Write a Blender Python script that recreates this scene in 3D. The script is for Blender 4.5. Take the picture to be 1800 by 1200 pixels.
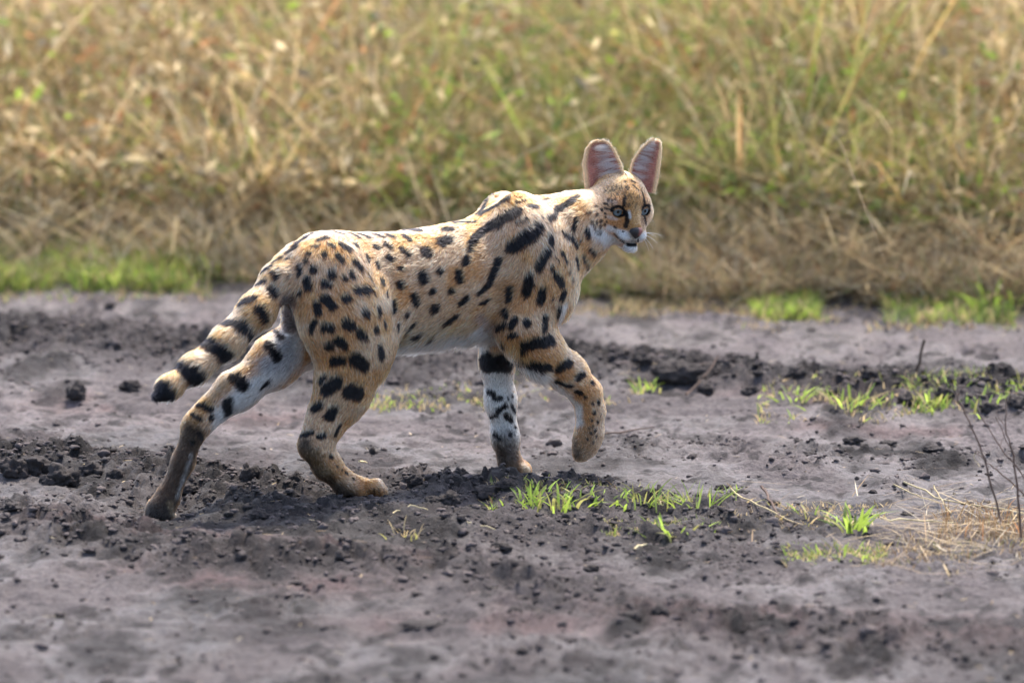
import bpy, math, random, time
import numpy as np
from mathutils import Vector
from mathutils.bvhtree import BVHTree

T0 = time.time()
for o in list(bpy.data.objects):
    bpy.data.objects.remove(o)
SC = bpy.context.scene
COL = SC.collection
RNG = np.random.default_rng(7)
random.seed(7)

# ------------------------------------------------------------------ camera
PITCH = math.radians(9.72)
CAM = np.array([0.0, -10.0, 2.0])
cam_data = bpy.data.cameras.new('camera')
cam_data.lens = 180.0
cam_data.sensor_width = 36.0
cam_data.clip_start = 0.1
cam_data.clip_end = 1000.0
cam_data.dof.use_dof = True
cam_data.dof.focus_distance = 10.17
cam_data.dof.aperture_fstop = 2.4
cam_data.dof.aperture_blades = 9
cam = bpy.data.objects.new('camera', cam_data)
cam.location = CAM
cam.rotation_euler = (math.radians(90) - PITCH, 0, 0)
COL.objects.link(cam)
SC.camera = cam

# ------------------------------------------------------------------ world, sun, exposure
SUN_EL, SUN_AZ = math.radians(60), math.radians(16)      # azimuth from +Y (behind the cat) towards +X
world = bpy.data.worlds.new('World')
SC.world = world
world.use_nodes = True
wn = world.node_tree
bg = wn.nodes['Background']
sky = wn.nodes.new('ShaderNodeTexSky')
sky.sky_type = 'NISHITA'
sky.sun_disc = False
sky.sun_elevation = SUN_EL
sky.sun_rotation = SUN_AZ
sky.air_density = 1.0
sky.dust_density = 3.0
sky.ozone_density = 1.0
wn.links.new(sky.outputs[0], bg.inputs[0])
bg.inputs[1].default_value = 0.15
sun_data = bpy.data.lights.new('sun', 'SUN')
sun_data.energy = 1.9
sun_data.angle = math.radians(4.0)
sun_data.color = (1.0, 0.93, 0.82)
sun = bpy.data.objects.new('sun', sun_data)
sdir = Vector((math.sin(SUN_AZ) * math.cos(SUN_EL), math.cos(SUN_AZ) * math.cos(SUN_EL), math.sin(SUN_EL)))
sun.rotation_euler = sdir.to_track_quat('Z', 'Y').to_euler()
sun.location = (2, 6, 8)
COL.objects.link(sun)
vs = SC.view_settings
vs.view_transform = 'Standard'
vs.look = 'None'
vs.exposure = 1.72
vs.gamma = 1.0
vs.use_curve_mapping = False
SC.cycles.max_bounces = 8
SC.cycles.transparent_max_bounces = 8
SC.cycles.use_denoising = True
SC.cycles_curves.shape = 'RIBBONS'

# ------------------------------------------------------------------ helpers
UPV = np.array([0.0, math.sin(PITCH), math.cos(PITCH)])
FWD = np.array([0.0, math.cos(PITCH), -math.sin(PITCH)])
RGT = np.array([1.0, 0.0, 0.0])
FPX = 9000.0


def ray(px, py):
    d = RGT * ((px - 900) / FPX) + UPV * ((600 - py) / FPX) + FWD
    return d / np.linalg.norm(d)


def G(px, py, z=0.0):
    """point of the level z that lies in the direction of a survey mark"""
    d = ray(px, py)
    t = (z - CAM[2]) / d[2]
    return CAM + d * t


def srgb(r, g, b):
    def f(c):
        c /= 255.0
        return c / 12.92 if c <= 0.04045 else ((c + 0.055) / 1.055) ** 2.4
    return np.array([f(r), f(g), f(b)])


def hash01(ix, iy, iz, seed):
    h = (ix.astype(np.int64) * 374761393 + iy.astype(np.int64) * 668265263 + iz.astype(np.int64) * 2147483647 + seed * 1274126177) & 0xFFFFFFFF
    h = ((h ^ (h >> 13)) * 1274126177) & 0xFFFFFFFF
    h = ((h ^ (h >> 16)) * 2246822519) & 0xFFFFFFFF
    return ((h ^ (h >> 15)) & 0xFFFFFF) / float(0xFFFFFF)


def vnoise(x, y, z=None, seed=0):
    x = np.asarray(x, float); y = np.asarray(y, float)
    fx = np.floor(x); fy = np.floor(y)
    tx = x - fx; ty = y - fy
    tx = tx * tx * (3 - 2 * tx); ty = ty * ty * (3 - 2 * ty)
    if z is None:
        zz = np.zeros_like(fx)
        a = hash01(fx, fy, zz, seed); b = hash01(fx + 1, fy, zz, seed)
        c = hash01(fx, fy + 1, zz, seed); d = hash01(fx + 1, fy + 1, zz, seed)
        return (a * (1 - tx) + b * tx) * (1 - ty) + (c * (1 - tx) + d * tx) * ty
    z = np.asarray(z, float)
    fz = np.floor(z); tz = z - fz; tz = tz * tz * (3 - 2 * tz)
    out = 0
    for k in (0, 1):
        a = hash01(fx, fy, fz + k, seed); b = hash01(fx + 1, fy, fz + k, seed)
        c = hash01(fx, fy + 1, fz + k, seed); d = hash01(fx + 1, fy + 1, fz + k, seed)
        v = (a * (1 - tx) + b * tx) * (1 - ty) + (c * (1 - tx) + d * tx) * ty
        out = out + v * (tz if k else 1 - tz)
    return out


def fbm(x, y, seed=0, octaves=4, gain=0.5):
    s = 0; a = 1.0; n = 0
    for i in range(octaves):
        s = s + a * vnoise(x * 2 ** i + 17.3 * i, y * 2 ** i - 9.1 * i, seed=seed + i)
        n += a; a *= gain
    return s / n


def worley(x, y, seed=0):
    fx = np.floor(x); fy = np.floor(y)
    best = np.full(np.shape(x), 9.0); sec = np.full(np.shape(x), 9.0); bid = np.zeros(np.shape(x))
    z = np.zeros_like(fx)
    for i in (-1, 0, 1):
        for j in (-1, 0, 1):
            cx = fx + i; cy = fy + j
            px = cx + hash01(cx, cy, z, seed); py = cy + hash01(cx, cy, z, seed + 1)
            d = np.hypot(px - x, py - y)
            m = d < best
            sec = np.where(m, best, np.minimum(sec, d))
            best = np.where(m, d, best)
            bid = np.where(m, hash01(cx, cy, z, seed + 2), bid)
    return best, bid, sec


def sstep(a, b, x):
    t = np.clip((x - a) / (b - a), 0, 1)
    return t * t * (3 - 2 * t)


def mesh_object(name, verts, faces, mat, parent=None, colors=None, smooth=True, loc=None):
    """verts (N,3) array in world metres; faces: (M,3)/(M,4) array or list of lists"""
    me = bpy.data.meshes.new(name)
    verts = np.asarray(verts, dtype=np.float32)
    if loc is not None:
        verts = verts - np.asarray(loc, dtype=np.float32)
    if isinstance(faces, list) and len(faces) and isinstance(faces[0], np.ndarray) and faces[0].ndim == 2:
        groups = faces
    elif isinstance(faces, np.ndarray):
        groups = [faces]
    else:
        me.from_pydata([tuple(map(float, v)) for v in verts], [], [tuple(map(int, f)) for f in faces])
        groups = None
    if groups is not None:
        me.vertices.add(len(verts))
        me.vertices.foreach_set('co', verts.ravel())
        nl = sum(g.size for g in groups); nf = sum(len(g) for g in groups)
        me.loops.add(nl); me.polygons.add(nf)
        me.loops.foreach_set('vertex_index', np.concatenate([g.ravel() for g in groups]).astype(np.int32))
        starts = []; off = 0
        for g in groups:
            starts.append(off + np.arange(len(g)) * g.shape[1]); off += g.size
        me.polygons.foreach_set('loop_start', np.concatenate(starts).astype(np.int32))
        me.update(calc_edges=True)
        me.validate()
    if smooth:
        me.polygons.foreach_set('use_smooth', np.ones(len(me.polygons), dtype=bool))
    if colors is not None:
        at = me.color_attributes.new('col', 'FLOAT_COLOR', 'POINT')
        c = np.ones((len(verts), 4), dtype=np.float32)
        c[:, :3] = colors
        at.data.foreach_set('color', c.ravel())
    if mat is not None:
        me.materials.append(mat)
    o = bpy.data.objects.new(name, me)
    COL.objects.link(o)
    if parent is not None:
        o.parent = parent
    elif loc is not None:
        o.location = loc
    return o


def tag(o, label=None, cat=None, group=None, kind=None):
    if label: o['label'] = label
    if cat: o['category'] = cat
    if group: o['group'] = group
    if kind: o['kind'] = kind
    return o


def empty(name, loc):
    o = bpy.data.objects.new(name, None)
    o.location = loc
    o.empty_display_size = 0.05
    COL.objects.link(o)
    return o


# ------------------------------------------------------------------ materials
def material(name):
    m = bpy.data.materials.new(name)
    m.use_nodes = True
    nt = m.node_tree
    return m, nt, nt.nodes['Principled BSDF']


def attr_node(nt, nm='col'):
    a = nt.nodes.new('ShaderNodeAttribute')
    a.attribute_name = nm
    return a


def mat_leafy(name, transl=0.45, rough=0.6):
    m = bpy.data.materials.new(name); m.use_nodes = True
    nt = m.node_tree
    p = nt.nodes['Principled BSDF']; out = nt.nodes['Material Output']
    a = attr_node(nt)
    nt.links.new(a.outputs['Color'], p.inputs['Base Color'])
    p.inputs['Roughness'].default_value = rough
    p.inputs['Specular IOR Level'].default_value = 0.3
    t = nt.nodes.new('ShaderNodeBsdfTranslucent')
    nt.links.new(a.outputs['Color'], t.inputs['Color'])
    mx = nt.nodes.new('ShaderNodeMixShader')
    mx.inputs[0].default_value = transl
    nt.links.new(p.outputs[0], mx.inputs[1]); nt.links.new(t.outputs[0], mx.inputs[2])
    nt.links.new(mx.outputs[0], out.inputs[0])
    return m


def mat_attr(name, rough=0.8, spec=0.2, noise_scale=None, bump=0.0):
    m, nt, p = material(name)
    a = attr_node(nt)
    col = a.outputs['Color']
    p.inputs['Roughness'].default_value = rough
    p.inputs['Specular IOR Level'].default_value = spec
    if noise_scale:
        g = nt.nodes.new('ShaderNodeNewGeometry')
        n = nt.nodes.new('ShaderNodeTexNoise')
        n.inputs['Scale'].default_value = noise_scale
        n.inputs['Detail'].default_value = 6.0
        n.inputs['Roughness'].default_value = 0.65
        nt.links.new(g.outputs['Position'], n.inputs['Vector'])
        mr = nt.nodes.new('ShaderNodeMapRange')
        mr.inputs['From Min'].default_value = 0.3; mr.inputs['From Max'].default_value = 0.7
        mr.inputs['To Min'].default_value = 0.65; mr.inputs['To Max'].default_value = 1.35
        nt.links.new(n.outputs['Fac'], mr.inputs['Value'])
        mul = nt.nodes.new('ShaderNodeVectorMath'); mul.operation = 'SCALE'
        nt.links.new(col, mul.inputs[0]); nt.links.new(mr.outputs[0], mul.inputs['Scale'])
        col = mul.outputs[0]
        if bump:
            b = nt.nodes.new('ShaderNodeBump')
            b.inputs['Strength'].default_value = bump
            b.inputs['Distance'].default_value = 0.006
            nt.links.new(n.outputs['Fac'], b.inputs['Height'])
            nt.links.new(b.outputs[0], p.inputs['Normal'])
    nt.links.new(col, p.inputs['Base Color'])
    return m


def mat_flat(name, c, rough=0.6, spec=0.3, coat=0.0):
    m, nt, p = material(name)
    p.inputs['Base Color'].default_value = (*c, 1)
    p.inputs['Roughness'].default_value = rough
    p.inputs['Specular IOR Level'].default_value = spec
    if coat:
        p.inputs['Coat Weight'].default_value = coat
        p.inputs['Coat Roughness'].default_value = 0.03
    return m


def mat_mud(name):
    """damp mud: colour from the sheet, grain, relief and gloss from noise"""
    m, nt, p = material(name)
    a = attr_node(nt); w = attr_node(nt, 'wet')
    g = nt.nodes.new('ShaderNodeNewGeometry')
    n = nt.nodes.new('ShaderNodeTexNoise'); n.inputs['Scale'].default_value = 90; n.inputs['Detail'].default_value = 8; n.inputs['Roughness'].default_value = 0.7
    n2 = nt.nodes.new('ShaderNodeTexNoise'); n2.inputs['Scale'].default_value = 9; n2.inputs['Detail'].default_value = 5
    for k in (n, n2): nt.links.new(g.outputs['Position'], k.inputs['Vector'])
    mr = nt.nodes.new('ShaderNodeMapRange')
    mr.inputs['From Min'].default_value = 0.3; mr.inputs['From Max'].default_value = 0.7
    mr.inputs['To Min'].default_value = 0.5; mr.inputs['To Max'].default_value = 1.55
    nt.links.new(n.outputs['Fac'], mr.inputs['Value'])
    mr2 = nt.nodes.new('ShaderNodeMapRange')
    mr2.inputs['From Min'].default_value = 0.3; mr2.inputs['From Max'].default_value = 0.7
    mr2.inputs['To Min'].default_value = 0.8; mr2.inputs['To Max'].default_value = 1.2
    nt.links.new(n2.outputs['Fac'], mr2.inputs['Value'])
    mm = nt.nodes.new('ShaderNodeMath'); mm.operation = 'MULTIPLY'
    nt.links.new(mr.outputs[0], mm.inputs[0]); nt.links.new(mr2.outputs[0], mm.inputs[1])
    mul = nt.nodes.new('ShaderNodeVectorMath'); mul.operation = 'SCALE'
    nt.links.new(a.outputs['Color'], mul.inputs[0]); nt.links.new(mm.outputs[0], mul.inputs['Scale'])
    nt.links.new(mul.outputs[0], p.inputs['Base Color'])
    rr = nt.nodes.new('ShaderNodeMapRange')
    rr.inputs['To Min'].default_value = 0.95; rr.inputs['To Max'].default_value = 0.52
    nt.links.new(w.outputs['Fac'], rr.inputs['Value'])
    nt.links.new(rr.outputs[0], p.inputs['Roughness'])
    p.inputs['Specular IOR Level'].default_value = 0.35
    b = nt.nodes.new('ShaderNodeBump'); b.inputs['Strength'].default_value = 1.0; b.inputs['Distance'].default_value = 0.012
    nt.links.new(n.outputs['Fac'], b.inputs['Height']); nt.links.new(b.outputs[0], p.inputs['Normal'])
    return m


def mat_fur(name):
    m = bpy.data.materials.new(name); m.use_nodes = True
    nt = m.node_tree; nt.nodes.clear()
    out = nt.nodes.new('ShaderNodeOutputMaterial')
    a = attr_node(nt)
    h = nt.nodes.new('ShaderNodeBsdfHairPrincipled')
    h.model = 'CHIANG'
    h.parametrization = 'COLOR'
    h.inputs['IOR'].default_value = 1.28
    h.inputs['Roughness'].default_value = 0.45
    h.inputs['Radial Roughness'].default_value = 0.6
    h.inputs['Coat'].default_value = 0.0
    nt.links.new(a.outputs['Color'], h.inputs['Color'])
    nt.links.new(h.outputs[0], out.inputs[0])
    return m


M_MUD = mat_mud('mud')
M_CLOD = mat_attr('clod_soil', 0.85, 0.25, 120, 0.6)
M_BLADE = mat_leafy('grass_blade', 0.5)
M_STRAW = mat_leafy('dry_straw', 0.25, 0.7)
M_TWIG = mat_attr('twig_bark', 0.8, 0.2, 200, 0.3)
M_SKIN = mat_attr('serval_skin', 0.75, 0.15, 350, 0.3)
M_FUR = mat_fur('serval_fur')
M_IRIS = mat_attr('iris', 0.10, 0.5)
M_EYE = mat_flat('eye_dark', (0.012, 0.011, 0.012), 0.15, 0.5)
M_NOSE = mat_attr('nose_leather', 0.42, 0.5, 700, 0.5)
M_WHISKER = mat_flat('whisker', (0.8, 0.78, 0.74), 0.4, 0.5)

# ================================================================== the serval: form
HEAD_ANG = math.radians(32)
cA, sA = math.cos(HEAD_ANG), math.sin(HEAD_ANG)
P0 = np.array([-0.178, 0.0, 0.0])
AX_S = np.array([cA, sA, 0.0]); AX_L = np.array([-sA, cA, 0.0]); AX_Z = np.array([0, 0, 1.0])
CATM = np.stack([AX_S, AX_L, AX_Z])          # world -> cat frame rows


def to_cat(p): return (np.asarray(p) - P0) @ CATM.T
def to_world(q): return np.asarray(q) @ CATM + P0


def C(px, py, lat):
    d = ray(px, py)
    t = (lat - (CAM - P0) @ AX_L) / (d @ AX_L)
    return to_cat(CAM + d * t)


PX = 1 / 890.0
VOX = 0.0023
LO = np.array([-0.80, -0.185, -0.06]); HI = np.array([0.52, 0.165, 0.80])
NG = np.ceil((HI - LO) / VOX).astype(int) + 1
F = np.full(NG, 0.3, dtype=np.float32)
GX = [(LO[i] + VOX * np.arange(NG[i])).astype(np.float32) for i in range(3)]


def sub(lo, hi):
    i0 = np.maximum(np.floor((np.asarray(lo) - LO) / VOX).astype(int), 0)
    i1 = np.minimum(np.ceil((np.asarray(hi) - LO) / VOX).astype(int) + 1, NG)
    sl = tuple(slice(a, b) for a, b in zip(i0, i1))
    return sl, GX[0][sl[0]][:, None, None], GX[1][sl[1]][None, :, None], GX[2][sl[2]][None, None, :]


def smin_into(sl, d, k):
    A = F[sl]
    h = np.maximum(k - np.abs(A - d), 0) / k
    F[sl] = np.minimum(A, d) - h * h * k * 0.25


def smax_into(sl, d, k):
    A = F[sl]
    h = np.maximum(k - np.abs(A - d), 0) / k
    F[sl] = np.maximum(A, d) + h * h * k * 0.25


SEGS = []     # a, b, ra, rb, flow direction, fur length, lateral factor


def cone(a, b, ra, rb, k=0.02, kl=1.0, first=False):
    a = np.asarray(a, float); b = np.asarray(b, float)
    m = max(ra, rb) + 0.045
    sl, X, Y, Z = sub(np.minimum(a, b) - m, np.maximum(a, b) + m)
    ab = b - a; L2 = max(float(ab @ ab), 1e-9)
    t = np.clip(((X - a[0]) * ab[0] + (Y - a[1]) * ab[1] + (Z - a[2]) * ab[2]) / L2, 0, 1)
    dx = X - (a[0] + t * ab[0]); dy = (Y - (a[1] + t * ab[1])) * kl; dz = Z - (a[2] + t * ab[2])
    d = np.sqrt(dx * dx + dy * dy + dz * dz) - (ra + t * (rb - ra))
    smin_into(sl, d.astype(np.float32), k)


def chain(pts, kl=1.0, k=0.022, flen=0.012, reg=True, rs=1.0):
    """pts: (px, py, lat, r_px)"""
    Q = [(C(p[0], p[1], p[2]), p[3] * PX * rs) for p in pts]
    for (a, ra), (b, rb) in zip(Q[:-1], Q[1:]):
        cone(a, b, ra, rb, k, kl)
        if reg:
            d = b - a
            SEGS.append((a, b, ra, rb, d / np.linalg.norm(d), flen, kl))
    return Q


# ---- trunk: a swept section (px, top, bottom, half width)
TR = np.array([
    (496, 452, 520, 0.030), (520, 428, 556, 0.050), (550, 410, 585, 0.064), (590, 406, 600, 0.070),
    (640, 410, 604, 0.071), (700, 408, 606, 0.072), (760, 399, 600, 0.076), (820, 387, 592, 0.080),
    (870, 371, 588, 0.080), (920, 358, 590, 0.074), (960, 372, 585, 0.062), (990, 410, 560, 0.045)], float)
tr_s, tr_t, tr_b = [], [], []
for px, t, b, w in TR:
    a_ = C(px, t, 0); b_ = C(px, b, 0)
    tr_s.append((a_[0] + b_[0]) / 2); tr_t.append(a_[2]); tr_b.append(b_[2])
tr_s = np.array(tr_s); tr_t = np.array(tr_t); tr_b = np.array(tr_b)
fine = np.linspace(tr_s[0], tr_s[-1], 300)


def smooth_interp(y):
    v = np.interp(fine, tr_s, y)
    ker = np.hanning(25); ker /= ker.sum()
    pad = np.concatenate([np.full(12, v[0]), v, np.full(12, v[-1])])
    return np.convolve(pad, ker, 'valid')


ft, fb, fw = smooth_interp(tr_t), smooth_interp(tr_b), smooth_interp(TR[:, 3])
sl, X, Y, Z = sub((tr_s[0] - 0.06, -0.14, 0.2), (tr_s[-1] + 0.06, 0.14, 0.72))
xs = X.ravel()
cz = np.interp(xs, fine, (ft + fb) / 2)[:, None, None].astype(np.float32)
hz = np.interp(xs, fine, (ft - fb) / 2)[:, None, None].astype(np.float32)
hw = np.interp(xs, fine, fw)[:, None, None].astype(np.float32)
dz = (Z - cz) / hz
# narrower towards the spine, full at the ribs
wprof = hw * (1 - 0.16 * np.clip(dz, 0, 1) ** 2 - 0.10 * np.clip(-dz, 0, 1) ** 2)
rr = np.sqrt((Y / wprof) ** 2 + dz ** 2)
d = (rr - 1) * np.minimum(hw, hz) * 0.9
ends = np.maximum(np.maximum(tr_s[0] - X, X - tr_s[-1]), 0)
d = np.where(ends > 0, np.sqrt(np.maximum(d, 0) ** 2 + ends ** 2) + np.minimum(d, 0), d)
smin_into(sl, d.astype(np.float32), 0.02)
for i in range(len(tr_s) - 1):
    a = np.array([tr_s[i], 0, (tr_t[i] + tr_b[i]) / 2]); b = np.array([tr_s[i + 1], 0, (tr_t[i + 1] + tr_b[i + 1]) / 2])
    r_ = (tr_t[i] - tr_b[i]) / 2 * 0.85
    SEGS.append((a, b, r_, r_, np.array([-0.93, 0, -0.30]), 0.0125, 1.35))

# ---- neck
chain([(905, 440, 0.0, 88), (965, 428, -0.008, 76), (1010, 405, -0.018, 61), (1058, 378, -0.028, 50)], 1.18, 0.035, 0.013, reg=False)
for p, q, r1, r2 in [((1058, 378, -0.028), (1010, 405, -0.018), 50, 61), ((1010, 405, -0.018), (965, 428, -0.008), 61, 76), ((965, 428, -0.008), (905, 470, 0), 76, 88)]:
    a = C(*p); b = C(*q)
    dd = (b - a) / np.linalg.norm(b - a)
    SEGS.append((a, b, r1 * PX, r2 * PX, dd * 0.8 + np.array([0, 0, -0.35]), 0.011, 1.18))
# ---- shoulders: near blade, far blade
chain([(908, 368, -0.028, 22), (925, 415, -0.052, 46), (950, 470, -0.062, 50), (962, 515, -0.060, 48)], 1.5, 0.045, 0.012, rs=1.06)
chain([(878, 366, 0.030, 20), (900, 420, 0.050, 46), (930, 500, 0.055, 48)], 1.5, 0.04, 0.012, rs=1.04)
# ---- near fore leg, lifted
chain([(958, 515, -0.062, 47), (922, 572, -0.064, 44)], 1.4, 0.03, 0.011, rs=1.05)
chain([(922, 572, -0.064, 44), (950, 613, -0.064, 38), (998, 655, -0.062, 32), (1030, 690, -0.060, 26.5)], 1.15, 0.022, 0.0085)
chain([(1030, 690, -0.060, 26.5), (1038, 722, -0.060, 24), (1036, 760, -0.060, 24), (1029, 782, -0.062, 21), (1021, 797, -0.066, 14)], 1.1, 0.016, 0.006)
# ---- far fore leg, standing
chain([(930, 500, 0.055, 46), (874, 572, 0.052, 38)], 1.4, 0.03, 0.012)
chain([(874, 572, 0.052, 37), (873, 635, 0.048, 28.5), (880, 705, 0.046, 25), (888, 768, 0.046, 22), (895, 806, 0.046, 19)], 1.1, 0.022, 0.008)
chain([(895, 806, 0.046, 19), (901, 822, 0.044, 20), (917, 824, 0.042, 16)], 1.0, 0.012, 0.005)
for dl in (-0.016, -0.006, 0.005, 0.015):
    chain([(912, 822, 0.044 + dl, 11), (925 - abs(dl) * 260, 826, 0.044 + dl, 10.5)], 1.0, 0.005, 0.004, reg=False)
# ---- near hind leg
chain([(584, 500, -0.040, 66), (604, 558, -0.057, 70), (622, 615, -0.060, 56), (602, 690, -0.058, 41), (573, 745, -0.056, 31)], 1.62, 0.05, 0.0115, rs=1.04)
chain([(573, 745, -0.056, 31), (556, 782, -0.055, 27.5), (574, 816, -0.055, 24), (606, 848, -0.055, 19), (632, 858, -0.055, 18)], 1.25, 0.016, 0.007)
chain([(565, 720, -0.056, 20), (545, 778, -0.055, 18)], 1.6, 0.02, 0.007, reg=False)
chain([(628, 857, -0.055, 18), (656, 861, -0.055, 17)], 1.0, 0.012, 0.005)
for dl in (-0.020, -0.007, 0.007, 0.019):
    chain([(652, 853, -0.055 + dl, 11), (664 - abs(dl) * 260, 853, -0.055 + dl, 12), (672 - abs(dl) * 260, 862, -0.055 + dl, 11.5)], 1.0, 0.003, 0.004, reg=False)
# ---- far hind leg, stretched back
chain([(565, 495, 0.045, 62), (552, 585, 0.056, 50), (484, 634, 0.056, 41), (422, 683, 0.056, 30), (356, 740, 0.056, 20)], 1.35, 0.03, 0.012)
chain([(400, 672, 0.056, 14), (340, 735, 0.056, 13)], 1.5, 0.02, 0.008, reg=False)
chain([(356, 740, 0.056, 20), (342, 752, 0.056, 20), (322, 810, 0.056, 18), (294, 875, 0.056, 19), (282, 894, 0.056, 22)], 1.15, 0.016, 0.007)
chain([(281, 896, 0.056, 22), (277, 906, 0.056, 22)], 1.0, 0.012, 0.005)
for dl in (-0.015, -0.004, 0.006, 0.015):
    q = C(282, 905, 0.056 + dl)
    cone(q, q + np.array([0.022, 0, -0.008]), 0.012, 0.0115, 0.005)
# ---- tail
chain([(522, 462, 0.0, 27), (492, 492, -0.006, 28), (452, 545, -0.020, 27), (400, 600, -0.026, 25), (345, 645, -0.030, 21), (300, 678, -0.032, 16), (282, 692, -0.033, 10)], 1.0, 0.02, 0.017)
# ---- small forms: anus pad, elbow, hip point, stifle fold
q = C(512, 545, 0.010); cone(q, q + np.array([0, 0, -0.03]), 0.018, 0.016, 0.02)
chain([(690, 545, -0.055, 26), (665, 615, -0.058, 24)], 1.6, 0.03, reg=False)

# ---- head, in its own frame (x: cat's right, y: forward, z: up), millimetres
YAW, HPITCH, ROLL = math.radians(27), math.radians(17), math.radians(2.5)
fw0 = np.array([math.sin(YAW), -math.cos(YAW), 0.0])
hR = np.array([fw0[1], -fw0[0], 0.0])
hF = fw0 * math.cos(HPITCH) + np.array([0, 0, -math.sin(HPITCH)])
hU = np.cross(hR, hF)
hR, hU = hR * math.cos(ROLL) + hU * math.sin(ROLL) * 1, hU * math.cos(ROLL) - hR * math.sin(ROLL)
HC = to_world(C(1091, 353, -0.030))
HM = np.stack([hR, hF, hU])                     # rows: head axes in world
HCc = to_cat(HC); HMc = HM @ CATM.T             # rows: head axes in the cat frame


def hp(x, y, z): return HCc + (np.array([x, y, z]) * 0.001) @ HMc
def hw_(x, y, z): return HC + (np.array([x, y, z]) * 0.001) @ HM


def ell(c, r, k=0.012, carve=False):
    c0 = hp(*c); r = np.array(r) * 0.001
    m = r.max() + 0.03
    sl, X, Y, Z = sub(c0 - m, c0 + m)
    dx, dy, dz = X - c0[0], Y - c0[1], Z - c0[2]
    u = [dx * HMc[i, 0] + dy * HMc[i, 1] + dz * HMc[i, 2] for i in range(3)]
    k0 = np.sqrt((u[0] / r[0]) ** 2 + (u[1] / r[1]) ** 2 + (u[2] / r[2]) ** 2)
    k1 = np.sqrt((u[0] / r[0] ** 2) ** 2 + (u[1] / r[1] ** 2) ** 2 + (u[2] / r[2] ** 2) ** 2)
    d = (k0 * (k0 - 1) / np.maximum(k1, 1e-6)).astype(np.float32)
    if carve: smax_into(sl, -d, k)
    else: smin_into(sl, d, k)


def hcone(a, b, ra, rb, k=0.01): cone(hp(*a), hp(*b), ra * 0.001, rb * 0.001, k)


ell((0, -6, 10), (53, 58, 47), 0.02)
ell((0, 12, -12), (61, 44, 40), 0.02)
EYE = {}
for s in (1, -1):
    EYE[s] = (s * 29.0, 35.0, -3.0)
    ell((s * 40, 12, -24), (25, 30, 27), 0.02)         # cheek
    ell((s * 43, -2, -36), (20, 26, 25), 0.010)        # jaw ruff
    ell((s * 24, 34, 15), (21, 18, 11), 0.012)         # brow
    hcone((s * 32, 32, -24), (s * 19, 58, -40), 17, 14, 0.012)
    ell((s * 16, 65, -46.5), (17, 16, 13.5), 0.006)  # whisker pad
    hcone((s * 34, 4, -48), (s * 9, 52, -66), 15, 12, 0.014)
hcone((0, 36, 20), (0, 71, -23), 17, 12.5, 0.012)      # bridge
hcone((0, 72, -24), (0, 79, -31), 11, 9, 0.006)
ell((0, 68, -67.5), (15, 13.5, 9.5), 0.006)                  # chin
for s in (1, -1):
    e = EYE[s]
    ell(e, (16.5, 16.5, 16.0), 0.008)                  # lids
    ell((e[0] + s * 2.5, e[1] + 18, e[2] - 1.2), (12.2, 15, 8.6), 0.002, carve=True)
# parted lips
ell((0, 78, -60.5), (14, 13, 1.5), 0.003, carve=True)

# ---- surface nets
neg = F < 0
nx, ny, nz = F.shape
mask = np.zeros((nx - 1, ny - 1, nz - 1), bool)
allneg = np.ones_like(mask)
for i in (0, 1):
    for j in (0, 1):
        for k in (0, 1):
            s_ = neg[i:nx - 1 + i, j:ny - 1 + j, k:nz - 1 + k]
            mask |= s_; allneg &= s_
mask &= ~allneg
ci = np.argwhere(mask)
vid = np.full(mask.shape, -1, dtype=np.int32)
vid[mask] = np.arange(len(ci))
acc = np.zeros((len(ci), 3)); cnt = np.zeros(len(ci))
corners = [(i, j, k) for i in (0, 1) for j in (0, 1) for k in (0, 1)]
val = {c: F[ci[:, 0] + c[0], ci[:, 1] + c[1], ci[:, 2] + c[2]] for c in corners}
for c in corners:
    for ax in range(3):
        if c[ax] == 0:
            c2 = list(c); c2[ax] = 1; c2 = tuple(c2)
            v0, v1 = val[c], val[c2]
            m = (v0 < 0) != (v1 < 0)
            t = np.where(m, v0 / np.where(m, v0 - v1, 1), 0)
            for q in range(3):
                acc[:, q] += np.where(m, c[q] + (t if q == ax else 0), 0)
            cnt += m
Vc = LO + VOX * (ci + acc / cnt[:, None])
quads = []
for ax in range(3):
    a1, a2 = [(1, 2), (2, 0), (0, 1)][ax]
    s0 = [slice(None)] * 3; s1 = [slice(None)] * 3
    s0[ax] = slice(0, -1); s1[ax] = slice(1, None)
    n0, n1 = neg[tuple(s0)], neg[tuple(s1)]
    e = np.argwhere(n0 != n1)
    ok = (e[:, a1] > 0) & (e[:, a2] > 0) & (e[:, a1] < F.shape[a1] - 1) & (e[:, a2] < F.shape[a2] - 1)
    e = e[ok]
    flip = n0[e[:, 0], e[:, 1], e[:, 2]]
    def cell(o1, o2):
        c = e.copy(); c[:, a1] -= o1; c[:, a2] -= o2
        return vid[c[:, 0], c[:, 1], c[:, 2]]
    q = np.stack([cell(1, 1), cell(0, 1), cell(0, 0), cell(1, 0)], 1)
    q[~flip] = q[~flip][:, ::-1]
    quads.append(q)
Q = np.concatenate(quads)
del F, neg, mask, allneg, vid
BV = to_world(Vc)
print('body surface', len(BV), len(Q), round(time.time() - T0, 1))


def vert_normals(V, Fq):
    n = np.cross(V[Fq[:, 2]] - V[Fq[:, 0]], V[Fq[:, 3]] - V[Fq[:, 1]])
    out = np.zeros_like(V)
    for c in range(4):
        for ax in range(3):
            out[:, ax] += np.bincount(Fq[:, c], weights=n[:, ax], minlength=len(V))
    return out / np.maximum(np.linalg.norm(out, axis=1, keepdims=True), 1e-12)


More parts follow.
